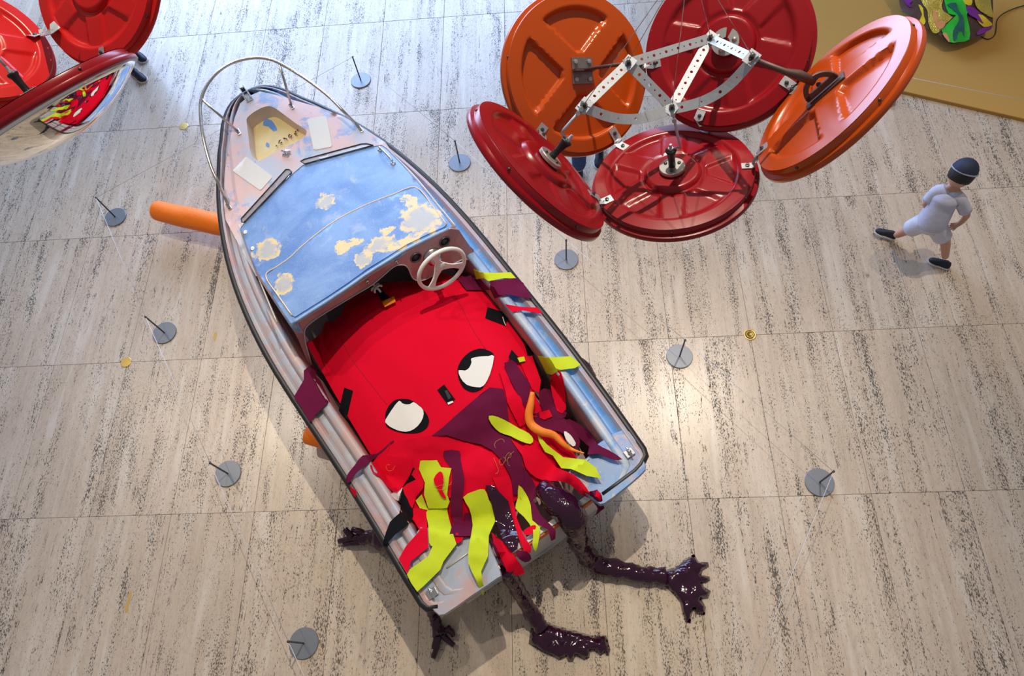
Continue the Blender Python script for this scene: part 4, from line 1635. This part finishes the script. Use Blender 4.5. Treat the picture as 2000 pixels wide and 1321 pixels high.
OC = Vector((.18, -.53, 3.52))
cl = empty('mirror_cluster', (.18, -.53, 2.85), 0, 'hanging cluster of five red and orange traffic mirrors bolted to a perforated steel frame', 'sculpture')
R0 = .322
DD = {}
DD[1] = dish(cl, (-.118, -.244, 3.092), (.395, -.559, .729), R0, M_ORANGE, 'A', .96)
DD[2] = dish(cl, (.453, -.229, 3.175), (-.339, -.493, .801), R0, M_RED, 'B', .71)
DD[3] = dish(cl, (-.276, -.772, 3.186), (.718, .341, .607), R0, M_RED, 'B', .3)
DD[4] = dish(cl, (.226, -.663, 2.951), (-.159, .205, .966), R0, M_RED, 'B', .55)
DD[5] = dish(cl, (.703, -.657, 3.322), (-.77, .382, .511), R0, M_ORANGE, 'A', .63)
for k in DD:
    DD[k][0]['r'] = R0
ND = {1: Vector((.039, -.474, 3.347)), 2: Vector((.355, -.325, 3.298)), 3: Vector((-.128, -.666, 3.354)), 4: Vector((.191, -.601, 3.249)), 5: Vector((.437, -.572, 3.428))}
vz = (CAM - OC).normalized()
for a_, b_, sag_ in ((3, 1, 0), (1, 2, 0), (2, 5, 0), (1, 4, 0), (2, 4, 0), (5, 4, .045), (4, 3, .045)):
    p, q = ND[a_], ND[b_]
    pts = [p, q]
    if sag_:
        nrm = (q - p).cross(vz).normalized()
        out = ((p + q) / 2 - (ND[1] + ND[2]) / 2)
        sg = 1 if nrm.dot(out) > 0 else -1
        pts = [p, p.lerp(q, .33) + nrm * sag_ * sg * .85, p.lerp(q, .67) + nrm * sag_ * sg * .85, q]
    e = (q - p).normalized() * .018
    pts[0] = pts[0] - e
    pts[-1] = pts[-1] + e
    strap('frame_strap', cl, pts, .036, (vz + Vector((0, 0, .6))).normalized(), True, .026 if not sag_ else .07)
for k in ND:
    node_plate(cl, ND[k] + vz * .004, (vz * .6 + Vector((0, 0, .7))).normalized(), .026)
for a_, b_ in ((3, 1), (1, 4), (2, 4), (4, 5), (3, 4), (1, 2), (2, 5)):
    bracket(cl, DD[a_], DD[b_])
# mounts
for k in (3, 4):
    d, a, b, c, n = DD[k]
    t = hub(d, a, b, c, n)
    e = ND[k]
    side = (e - t)
    side = (side - n * side.dot(n))
    knee = t + side.normalized() * .035
    rv, rf = tube([t - side.normalized() * .012, knee, knee.lerp(e, .12), e], .0055, 8)
    arm = build('hanger_arm', rv, rf, M_GALV, cl)
    for u in (.75, .9):
        q = knee.lerp(e, u)
        MB().lathe(q, (e - knee).cross(n).normalized(), [(.009, -.02), (.009, -.01), (.005, -.01), (.005, .018), (.0005, .018)], 6).build('arm_bolt', M_GALV, arm, smooth=False)
d, a, b, c, n = DD[2]
mb = MB()
o_ = c + n * .034
Vp, Fp = [], []
sg = 30
for k in range(sg + 1):
    t = PI / 2 - .35 + .22 + (2 * PI - .44) * k / sg
    for r_, z_ in ((.016, 0), (.052, 0), (.052, .012), (.016, .012)):
        Vp.append(o_ + (a * math.cos(t) + b * math.sin(t)) * r_ + n * z_)
for k in range(sg):
    for j in range(4):
        Fp.append((k * 4 + j, k * 4 + (j + 1) % 4, k * 4 + 4 + (j + 1) % 4, k * 4 + 4 + j))
Fp += [(3, 2, 1, 0), (sg * 4, sg * 4 + 1, sg * 4 + 2, sg * 4 + 3)]
build('slotted_plate', Vp, Fp, M_ALU, d, False)
for t in (.1, 2.4, 4.2):
    q = o_ + (a * math.cos(t) + b * math.sin(t)) * .034 + n * .012
    MB().lathe(q, n, [(.009, 0), (.009, .004), (.0005, .006)], 10).build('hub_bolt', M_ALU, d)
rv, rf = tube([o_, ND[2]], .012, 10)
build('hanger_arm', rv, rf, M_BLACK, cl)
# orange dish with square plate and rusty rod
d, a, b, c, n = DD[1]
pc = hitp(1137, 138, c + n * .022, n)
ang = .15
u_, v_ = a * math.cos(ang) + b * math.sin(ang), b * math.cos(ang) - a * math.sin(ang)
pl = MB().box(pc, u_ * .045, v_ * .05, n * .004).build('mount_plate', simple('weathered_steel', (.27, .25, .25), .45, .7, .3, 40), d, smooth=False)
for i in (-1, 1):
    for j in (-1, 1):
        MB().lathe(pc + u_ * .03 * i + v_ * .034 * j + n * .004, n, [(.009, 0), (.009, .007), (.0005, .008)], 6).build('plate_bolt', M_ALU, pl, smooth=False)
MB().box(pc + n * .018, u_ * .045, v_ * .005, n * .014).build('plate_rib', M_RUST, pl, smooth=False)
rv, rf = tube([pc + n * .02, pc + n * .03 + (ND[1] - pc) * .3, ND[1]], .0065, 8)
build('hanger_arm', rv, rf, M_RUST, cl)
# orange dish with hinge quadrant and arm
d, a, b, c, n = DD[5]
pc = hitp(1612, 178, c + n * .02, n)
du = (hitp(1637, 153, c + n * .02, n) - hitp(1580, 203, c + n * .02, n)).normalized()
dv = n.cross(du)
pl = MB().box(pc, du * .075, dv * .022, n * .004).build('mount_plate', M_RUST, d, smooth=False)
to = (ND[5] - pc).normalized()
cq = pc + n * .012
Vp, Fp = [], []
for k in range(21):
    t = PI * k / 20
    for r_, w_ in ((.045, -.006), (.062, -.006), (.062, .006), (.045, .006)):
        Vp.append(cq + (du * math.cos(t) + n * math.sin(t)) * r_ + dv * w_)
for k in range(20):
    for j in range(4):
        Fp.append((k * 4 + j, k * 4 + (j + 1) % 4, k * 4 + 4 + (j + 1) % 4, k * 4 + 4 + j))
build('hinge_quadrant', Vp, Fp, M_RUST, pl, False)
MB().box(cq + n * .008, du * .058, dv * .006, n * .010).build('hinge_web', M_RUST, pl, smooth=False)
for q in (cq + n * .02 + dv * .006, cq + n * .045 + du * .01 + dv * .006):
    MB().lathe(q, dv, [(.009, 0), (.009, .006), (.0005, .008)], 8).build('hinge_bolt', M_RUST, pl, smooth=False)
e = ND[5] + (pc - ND[5]).normalized() * .02
rv, rf = tube([cq + n * .04, (cq + n * .05).lerp(e, .25), (cq + n * .02).lerp(e, .55), e], [.015, .017, .011, .008], 8)
build('hanger_arm', rv, rf, M_RUST, cl)
# suspension wires meet at a ring above the cluster
APEX = Vector((.18, -.53, 3.80))
for k in (1, 2, 4, 5, 3):
    rv, rf = tube([ND[k] + Vector((0, 0, .01)), APEX], .0013, 5)
    build('suspension_wire', rv, rf, M_SATIN, cl)
rv, rf = tube([APEX, APEX + Vector((0, 0, 4.4))], .0016, 5)
build('suspension_wire', rv, rf, M_SATIN, cl)

cl.matrix_world = Matrix.Translation((.0469, -1.102, 3.558)) @ Matrix.Scale(.7, 4)   # 45 cm mirrors

# left cluster
cl2 = empty('mirror_cluster', (-2.35, -.05, 2.9), 0, 'hanging cluster of bright red traffic mirrors with one mirror face reflecting the boat', 'sculpture')
E1 = dish(cl2, (-2.721, .054, 3.227), (.647, .083, .758), R0, M_RED2, 'B', .2)
E2 = dish(cl2, (-2.133, .187, 3.338), (-.27, -.503, .821), R0, M_RED2, 'B', .5)
E3 = dish(cl2, (-2.182, -.458, 3.339), (-.42, .489, .765), .395, M_RED, 'B', .2, .115)
E1[0]['r'] = R0
E2[0]['r'] = R0
E3[0]['r'] = .395
pts = [hitp(58, 70, E1[3] + E1[4] * .012, E1[4]), hitp(84, 64, E1[3] + E1[4] * .014, E1[4]), hitp(94, 61, E2[3] + E2[4] * .02, E2[4]), hitp(112, 48, E2[3] + E2[4] * .012, E2[4])]
bk = strap('bracket', cl2, pts, .05, Vector((0, -.2, 1)).normalized(), True, .03)
for q in (pts[0].lerp(pts[1], .4), pts[2].lerp(pts[3], .5)):
    MB().lathe(q, (0, 0, 1), [(.009, 0), (.009, .005), (.0005, .008)], 8).build('bolt', M_DARK, bk, smooth=False)
bracket(cl2, E2, E3)
for E_ in (E1, E3):
    d, a, b, c, n = E_
    t = hub(d, a, b, c, n)
OC2 = Vector((-2.36, -.03, 3.75))
M1, M2, M3 = [e[3] + e[4] * .24 for e in (E1, E2, E3)]
vz2 = (CAM - OC2).normalized()
for e_, p in ((E1, M1), (E2, M2), (E3, M3)):
    t = e_[3] + e_[4] * .122
    rv, rf = tube([t, p], .0055, 8)
    build('hanger_arm', rv, rf, M_GALV, cl2)
    rv, rf = tube([p, Vector((-2.36, -.03, 4.1))], .0013, 5)
    build('suspension_wire', rv, rf, M_SATIN, cl2)
rv, rf = tube([Vector((-2.36, -.03, 4.1)), Vector((-2.36, -.03, 8.2))], .0016, 5)
build('suspension_wire', rv, rf, M_SATIN, cl2)

cl2.matrix_world = Matrix.Translation((-1.5155, -1.0047, 3.8243)) @ Matrix.Scale(.6, 4)

# ------------------------------------------------------------------ colourful artwork on the platform
ap = at(1840, 40, .035)
art = empty('sequin_artwork', ap, 0, 'glittering gold, green and purple patterned sculpture lying on the ochre platform', 'sculpture')
acen = at(1845, -10, .15)


def artf(x, y):
    d = math.hypot(x - acen.x, (y - acen.y) * .8) / .62
    return .04 + .20 * max(0, 1 - d * d) ** .7 + .02 * noise.noise(Vector((x * 9, y * 9, 0)))


M_BROWN = simple('art_brown', (.075, .035, .028), .5, 0, .3, 12, .3, 40)
M_GOLD = simple('gold_sequin', (.75, .56, .10), .22, .75, .45, 70, .9, 90)
M_GREEN = simple('art_green', (.01, .50, .03), .4, 0, .2, 10, .3, 30)
M_TEAL = simple('art_teal', (.01, .13, .12), .35, 0, .3, 10, .3, 30)
M_PURP = simple('art_purple', (.20, .012, .30), .4, 0, .2, 10)
M_YEL = simple('art_yellow', (.80, .58, .015), .4, 0, .15, 10)
M_ORG = simple('art_orange', (.75, .30, .12), .4, 0, .2, 10)
A = lambda nm, mt, poly, lay: sheet(nm, c9(poly), artf, mt, art, .004 + .007 * lay, 6, (), .004, 2, .006, lay, ztop=.6, zlo=.036)
A('brown_cloth', M_BROWN, [(300, -160), (320, 0), (360, 130), (500, 200), (520, 260), (640, 320), (740, 370), (880, 484), (905, 492), (1080, 460), (1240, 400), (1330, 330), (1372, 290), (1375, 0), (1360, -160)], 0)
A('gold_cloth', M_GOLD, [(540, -150), (570, 0), (600, 60), (640, 120), (650, 250), (690, 350), (740, 375), (800, 330), (850, 260), (920, 190), (830, 130), (800, 60), (820, -150)], 1.5)
A('green_cloth', M_GREEN, [(830, -150), (830, 0), (880, 150), (960, 170), (900, 230), (830, 300), (800, 340), (880, 470), (1000, 470), (1110, 440), (1110, 300), (1080, 170), (1100, 110), (1040, 0), (1030, -150)], 2)
A('teal_shape', M_TEAL, [(860, 50), (950, 120), (1000, 190), (980, 260), (930, 340), (935, 450), (970, 440), (980, 380), (1030, 350), (1050, 410), (1055, 330), (1050, 230), (1030, 170), (980, 100), (960, 30)], 3.2)
A('gold_cloth', M_GOLD, [(1170, -150), (1170, 0), (1200, 90), (1280, 150), (1380, 200), (1362, 100), (1350, 0), (1340, -150)], 1.6)
A('purple_patch', M_PURP, [(1070, 70), (1150, 80), (1250, 160), (1200, 150), (1270, 260), (1180, 200), (1110, 160)], 2.6)
A('purple_patch', M_PURP, [(1190, 390), (1230, 330), (1350, 280), (1360, 320), (1250, 380)], 1.5)
A('purple_patch', M_PURP, [(380, 0), (470, 10), (440, 40), (460, 80), (420, 60)], 1.3)
A('yellow_patch', M_YEL, [(1190, 160), (1260, 170), (1330, 230), (1370, 280), (1270, 300), (1200, 220)], 1.8)
A('yellow_patch', M_YEL, [(1045, -40), (1140, -20), (1130, 60), (1060, 40)], 2.6)
A('yellow_patch', M_YEL, [(540, 50), (590, 90), (600, 180), (620, 240), (590, 280), (550, 230), (580, 160)], 1.2)
A('orange_patch', M_ORG, [(700, 130), (740, 130), (760, 250), (800, 220), (840, 280), (770, 330), (720, 230)], 2.6)
A('orange_patch', M_ORG, [(810, 380), (850, 370), (885, 440), (880, 470)], 2.8)
cb_ = [at(x, y, .043) for x, y in c9([(1240, 410), (1320, 440), (1390, 400), (1410, 330), (1420, 230), (1480, 160), (1600, 100), (1723, 62), (1860, 20)])]
rv, rf = tube(spline(cb_, 6), .005, 6)
build('power_cable', rv, rf, M_BLACK, None, True, 'thin black cable curling away from the glittering artwork', 'cable')

# ------------------------------------------------------------------ people


def skin(name, verts, edges, radii, mat, parent, lv=2, rootv=0):
    I = INV[parent.name]
    me = bpy.data.meshes.new(name)
    me.from_pydata([tuple(I @ Vector(v)) for v in verts], edges, [])
    me.update()
    me.materials.append(mat)
    o = bpy.data.objects.new(name, me)
    COL.objects.link(o)
    o.parent = parent
    INV[o.name] = I
    m_ = o.modifiers.new('skin', 'SKIN')
    m_.use_smooth_shade = True
    sv = me.skin_vertices[0].data
    for i, r in enumerate(radii):
        r = r if isinstance(r, tuple) else (r, r)
        sv[i].radius = r
        sv[i].use_root = (i == rootv)
    s_ = o.modifiers.new('sub', 'SUBSURF')
    s_.levels = s_.render_levels = lv
    return o


def ellipsoid(name, c, ax, mat, parent, seg=20, rings=12, cut=-1.1, bump=0.):
    """ax = three half-axis vectors; cut removes what lies below along the third axis"""
    c = Vector(c)
    V, Fc = [], []
    for j in range(rings + 1):
        t = PI * j / rings
        zz = max(cut, math.cos(t))
        for k in range(seg):
            p = 2 * PI * k / seg
            r = math.sqrt(max(0, 1 - zz * zz)) if zz > cut else math.sqrt(max(0, 1 - cut * cut)) * (math.sin(t) / max(.05, math.sin(math.acos(max(-1, cut)))))
            v = c + ax[0] * r * math.cos(p) + ax[1] * r * math.sin(p) + ax[2] * zz
            if bump:
                v += (v - c) * bump * noise.noise(v * 40)
            V.append(v)
    for j in range(rings):
        for k in range(seg):
            k2 = (k + 1) % seg
            Fc.append((j * seg + k, (j + 1) * seg + k, (j + 1) * seg + k2, j * seg + k2))
    return build(name, V, Fc, mat, parent)


def shoe(p_heel, p_toe, w, mat, sole, parent):
    f = (p_toe - p_heel)
    Ln = f.length
    f = f.normalized()
    s = Vector((0, 0, 1)).cross(f).normalized()
    V, Fc = [], []
    prof = [(0, .55, .45), (.06, .8, .80), (.25, .85, 1.0), (.45, .82, .85), (.65, 1.0, .62), (.85, .9, .45), (.96, .6, .32), (1.0, .25, .2)]
    n_ = 12
    H = w * .95
    for u, ww, hh in prof:
        c = p_heel + f * Ln * u
        for k in range(n_):
            t = 2 * PI * k / n_
            x = math.cos(t) * w * .5 * ww
            z = max(-.2, math.sin(t)) * H * hh
            V.append(Vector((c.x, c.y, p_heel.z + (p_toe.z - p_heel.z) * u)) + s * x + Vector((0, 0, .012 + max(0, z))))
    for i in range(len(prof) - 1):
        for k in range(n_):
            k2 = (k + 1) % n_
            Fc.append((i * n_ + k, i * n_ + k2, (i + 1) * n_ + k2, (i + 1) * n_ + k))
    Fc.append(tuple(range(n_ - 1, -1, -1)))
    Fc.append(tuple(range((len(prof) - 1) * n_, len(prof) * n_)))
    o = build('shoe', V, Fc, mat, parent)
    Vt, Fs = [], []
    out = []
    for u, ww, hh in prof:
        out.append((u, ww))
    ringp = [(u, ww) for u, ww in out] + [(u, -ww) for u, ww in reversed(out)]
    for z in (.0, .018):
        for u, ww in ringp:
            c = p_heel + f * Ln * u
            Vt.append(Vector((c.x, c.y, p_heel.z + (p_toe.z - p_heel.z) * u + z)) + s * ww * w * .56)
    m_ = len(ringp)
    Fs = [tuple(range(m_)), tuple(reversed(range(m_, 2 * m_)))] + [(i, (i + 1) % m_, m_ + (i + 1) % m_, m_ + i) for i in range(m_)]
    build('sole', Vt, Fs, sole, o, False)
    return o


M_SKIN = simple('skin', (.62, .32, .22), .5, 0, .06)
M_SHIRT = simple('lavender_shirt', (.54, .55, .70), .85, 0, .06, 20, .3, 30)
M_NAVY = simple('navy_shoe', (.008, .012, .028), .6)
M_SOLE = simple('white_sole', (.75, .70, .70), .6)
M_HAIR = simple('black_hair', (.008, .007, .008), .55, 0, .3, 60, .6, 120)
M_CAPN = simple('navy_cap', (.012, .020, .055), .7)
M_BAND = simple('grey_band', (.30, .34, .42), .6)
M_JEAN = simple('blue_jeans', (.018, .055, .17), .85, 0, .25, 20, .3, 80)
M_BLUE = simple('blue_cloth', (.02, .12, .42), .8, 0, .25, 20, .3, 60)

kb = at(1795, 490, 0)
kid = empty('person', kb, 0, 'small child in pale shirt and shorts running across the stone floor', 'person')
K = {k: at(*v) for k, v in {
    'pel': (1818, 437, .47), 'belly': (1828, 420, .55), 'chest': (1842, 395, .66), 'neckb': (1856, 374, .76), 'neck': (1864, 363, .80), 'head': (1878, 342, .88),
    'hipA': (1803, 436, .44), 'kneeA': (1774, 449, .25), 'ankA': (1748, 461, .085), 'hipB': (1830, 444, .44), 'kneeB': (1847, 474, .27), 'ankB': (1846, 505, .085),
    'shA': (1833, 374, .73), 'elA': (1806, 399, .60), 'wrA': (1828, 428, .52), 'haA': (1838, 434, .505),
    'shB': (1872, 388, .73), 'elB': (1890, 420, .58), 'wrB': (1876, 436, .50), 'haB': (1868, 440, .49)}.items()}
names = list(K)
ix = {k: i for i, k in enumerate(names)}
rad = dict(pel=.075, belly=.075, chest=.08, neckb=.045, neck=.034, head=.04, hipA=.062, kneeA=.042, ankA=.028, hipB=.062, kneeB=.042, ankB=.028, shA=.038, elA=.028, wrA=.020, haA=.022, shB=.038, elB=.028, wrB=.020, haB=.022)
edges = [('pel', 'belly'), ('belly', 'chest'), ('chest', 'neckb'), ('neckb', 'neck'), ('neck', 'head'), ('pel', 'hipA'), ('hipA', 'kneeA'), ('kneeA', 'ankA'), ('pel', 'hipB'), ('hipB', 'kneeB'), ('kneeB', 'ankB'), ('neckb', 'shA'), ('shA', 'elA'), ('elA', 'wrA'), ('wrA', 'haA'), ('neckb', 'shB'), ('shB', 'elB'), ('elB', 'wrB'), ('wrB', 'haB')]
vs = [K[k] for k in names]
rs = [rad[k] for k in names]
es = [(ix[a], ix[b]) for a, b in edges]
for sd_ in 'AB':
    w_, h_ = K['wr' + sd_], K['ha' + sd_]
    f_ = (h_ - w_).normalized()
    l_ = f_.cross(Vector((0, 0, 1))).normalized()
    for j, (off, ln) in enumerate(((-.018, .030), (-.007, .036), (.005, .034), (.016, .026), (.026, .012))):
        vs += [h_ + l_ * off * .8 + f_ * .010, h_ + l_ * off * 1.2 + f_ * (.012 + ln * .6), h_ + l_ * off * 1.2 + f_ * (.012 + ln) - Vector((0, 0, .008))]
        k0 = len(vs) - 3
        es += [(ix['ha' + sd_], k0), (k0, k0 + 1), (k0 + 1, k0 + 2)]
        rs += [.0075, .0068, .006]
body_o = skin('body', vs, es, rs, M_SKIN, kid, 2)
# head faces away from the camera: face turned to the right of the picture
hc = K['head'] + Vector((0, 0, .01))
hup = (K['head'] - K['neck']).normalized()
hf = Vector((.75, .65, 0))
hf = (hf - hup * hf.dot(hup)).normalized()
hs_ = hup.cross(hf)
ellipsoid('head', hc, (hf * .092, hs_ * .078, hup * .105), M_SKIN, kid)
ellipsoid('nose', hc + hf * .094 - hup * .012, (hf * .014, hs_ * .011, hup * .016), M_SKIN, kid, 10, 8)
for s_ in (-1, 1):
    ellipsoid('ear', hc + hs_ * .078 * s_ - hf * .008 - hup * .008, (hf * .018, hs_ * .008, hup * .026), M_SKIN, kid, 10, 8)
    ellipsoid('eye', hc + hf * .082 + hs_ * .032 * s_ + hup * .008, (hf * .010, hs_ * .012, hup * .007), M_WHITE, kid, 10, 8)
ellipsoid('mouth', hc + hf * .084 - hup * .045, (hf * .006, hs_ * .02, hup * .005), simple('lips', (.45, .15, .13), .5), kid, 10, 8)
hair = ellipsoid('hair', hc - hf * .010 + hup * .008, (hf * .094, hs_ * .088, hup * .112), M_HAIR, kid, 24, 14, -.45, .05)
cap = ellipsoid('cap', hc - hf * .004 + hup * .022, (hf * .099, hs_ * .092, hup * .102), M_CAPN, kid, 24, 14, .12)
rv, rf = tube([hc + hup * .036 + (hf * math.cos(t) * .098 + hs_ * math.sin(t) * .092) for t in [2 * PI * k / 24 for k in range(25)]], .006, 6, False)
build('cap_band', rv, rf, M_BAND, cap)
# clothes: slightly larger skins over trunk and thighs
cm = MB()
sp_ = spline([K['pel'].lerp(K['belly'], -.15), K['pel'].lerp(K['belly'], .5), K['belly'].lerp(K['chest'], .5), K['chest'], K['chest'].lerp(K['neckb'], .55), K['neckb']], 4)
cm.tube(sp_, [(.104 - .006 * u + .004 * math.sin(u * 9)) if u < .78 else .099 - .045 * ((u - .78) / .22) ** 1.5 for u in [k / (len(sp_) - 1) for k in range(len(sp_))]], 18)
for sd_ in 'AB':
    sp_ = spline([K['chest'].lerp(K['neckb'], .75), K['sh' + sd_], K['sh' + sd_].lerp(K['el' + sd_], .75)], 5)
    cm.tube(sp_, [.052, .053, .054, .054, .053, .051, .049, .047, .046, .046, .047], 14)
cm.build('shirt', M_SHIRT, kid)
cm = MB()
sp_ = spline([K['pel'].lerp(K['belly'], .35), K['pel'], K['pel'].lerp((K['hipA'] + K['hipB']) / 2, 1.0)], 4)
cm.tube(sp_, [.088, .092, .096, .097, .096, .093, .088, .078, .06], 18)
for sd_, e_ in (('A', .78), ('B', .62)):
    sp_ = spline([K['pel'].lerp(K['hip' + sd_], .6), K['hip' + sd_], K['hip' + sd_].lerp(K['knee' + sd_], e_)], 5)
    cm.tube(sp_, [.07, .078, .08, .08, .079, .077, .075, .073, .071, .070, .069], 16)
cm.build('shorts', simple('pale_shorts', (.64, .65, .76), .85, 0, .06, 20, .3, 30), kid)
shoe(at(1748, 466, .02), at(1708, 452, .03), .07, M_NAVY, M_SOLE, kid)
shoe(at(1853, 524, .003), at(1812, 509, .003), .07, M_NAVY, M_SOLE, kid)


def adult(base, face, label, trousers, topm, stride=.16):
    e = empty('person', base, 0, label, 'person')
    f_ = Vector(face).normalized()
    s_ = Vector((0, 0, 1)).cross(f_)
    P = lambda x, y, z: Vector(base) + s_ * x + f_ * y + Vector((0, 0, z))
    J = [P(0, .0, .93), P(0, .0, 1.10), P(0, .0, 1.30), P(0, -.01, 1.42), P(0, .0, 1.50), P(0, .01, 1.58)]
    vs = list(J)
    es = [(0, 1), (1, 2), (2, 3), (3, 4), (4, 5)]
    rs = [(.14, .11), (.12, .09), (.15, .10), .07, .05, .055]
    legs = []
    for sd_, st_ in ((-1, stride), (1, -stride)):
        k = len(vs)
        vs += [P(sd_ * .09, st_ * .1, .86), P(sd_ * .095, st_ * .55 + .03, .48), P(sd_ * .09, st_, .09)]
        es += [(0, k), (k, k + 1), (k + 1, k + 2)]
        rs += [.085, .056, .04]
        legs.append((vs[k], vs[k + 1], vs[k + 2]))
        k = len(vs)
        vs += [P(sd_ * .19, 0, 1.40), P(sd_ * .24, -st_ * .3, 1.12), P(sd_ * .22, -st_ * .3 + .10, .90), P(sd_ * .22, -st_ * .3 + .13, .84)]
        es += [(3, k), (k, k + 1), (k + 1, k + 2), (k + 2, k + 3)]
        rs += [.055, .042, .028, .03]
        for j in range(5):
            q = vs[k + 3]
            d_ = Vector((0, 0, -1)) * (.05 if j < 4 else .02) + f_ * (.02 * (j - 2))
            vs += [q + d_ * .5, q + d_]
            m_ = len(vs) - 2
            es += [(k + 3, m_), (m_, m_ + 1)]
            rs += [.010, .008]
    skin('body', vs, es, rs, M_SKIN, e, 2)
    hc_ = P(0, .02, 1.66)
    z_ = Vector((0, 0, 1))
    ellipsoid('head', hc_, (f_ * .098, s_ * .078, z_ * .118), M_SKIN, e)
    ellipsoid('hair', hc_ - f_ * .014 + z_ * .016, (f_ * .098, s_ * .088, z_ * .118), M_HAIR, e, 20, 12, -.25, .04)
    ellipsoid('nose', hc_ + f_ * .10 - z_ * .012, (f_ * .014, s_ * .012, z_ * .018), M_SKIN, e, 10, 8)
    skin('trousers', [P(0, 0, .96), P(0, 0, .90)] + [q for l in legs for q in (l[0], l[1], l[2] + Vector((0, 0, .02)))], [(0, 1), (1, 2), (2, 3), (3, 4), (1, 5), (5, 6), (6, 7)], [(.16, .12), (.15, .12), .105, .078, .066, .105, .078, .066], trousers, e, 2, 1)
    cm = MB()
    cm.tube(spline([P(0, 0, .88), P(0, 0, 1.05), P(0, 0, 1.22), P(0, 0, 1.36), P(0, -.01, 1.44)], 3), [.158, .156, .153, .15, .15, .152, .155, .158, .158, .15, .13, .10, .065], 20)
    for q in (-1, 1):
        cm.tube(spline([P(q * .08, 0, 1.37), P(q * .19, 0, 1.39), P(q * .235, 0, 1.20)], 4), [.075, .078, .077, .074, .072, .068, .066, .064, .064], 14)
    cm.build('shirt', topm, e)
    for l in legs:
        q = Vector((l[2].x, l[2].y, .003))
        shoe(q - f_ * .07, q + f_ * .17, .095, M_NAVY, M_SOLE, e)
    return e


b1 = at(1146, 349, 0)
adult(b1 + Vector((.03, .14, 0)), (-.1, -1, 0), 'person in blue jeans almost hidden above by the orange mirror dish', M_JEAN, M_BLUE, .13)
b2 = at(268, 128, 0)
adult(b2 + Vector((.0, .0, 0)), (.75, -.65, 0), 'person in blue trousers almost hidden by the left red mirrors', M_BLUE, M_BLUE, .12)
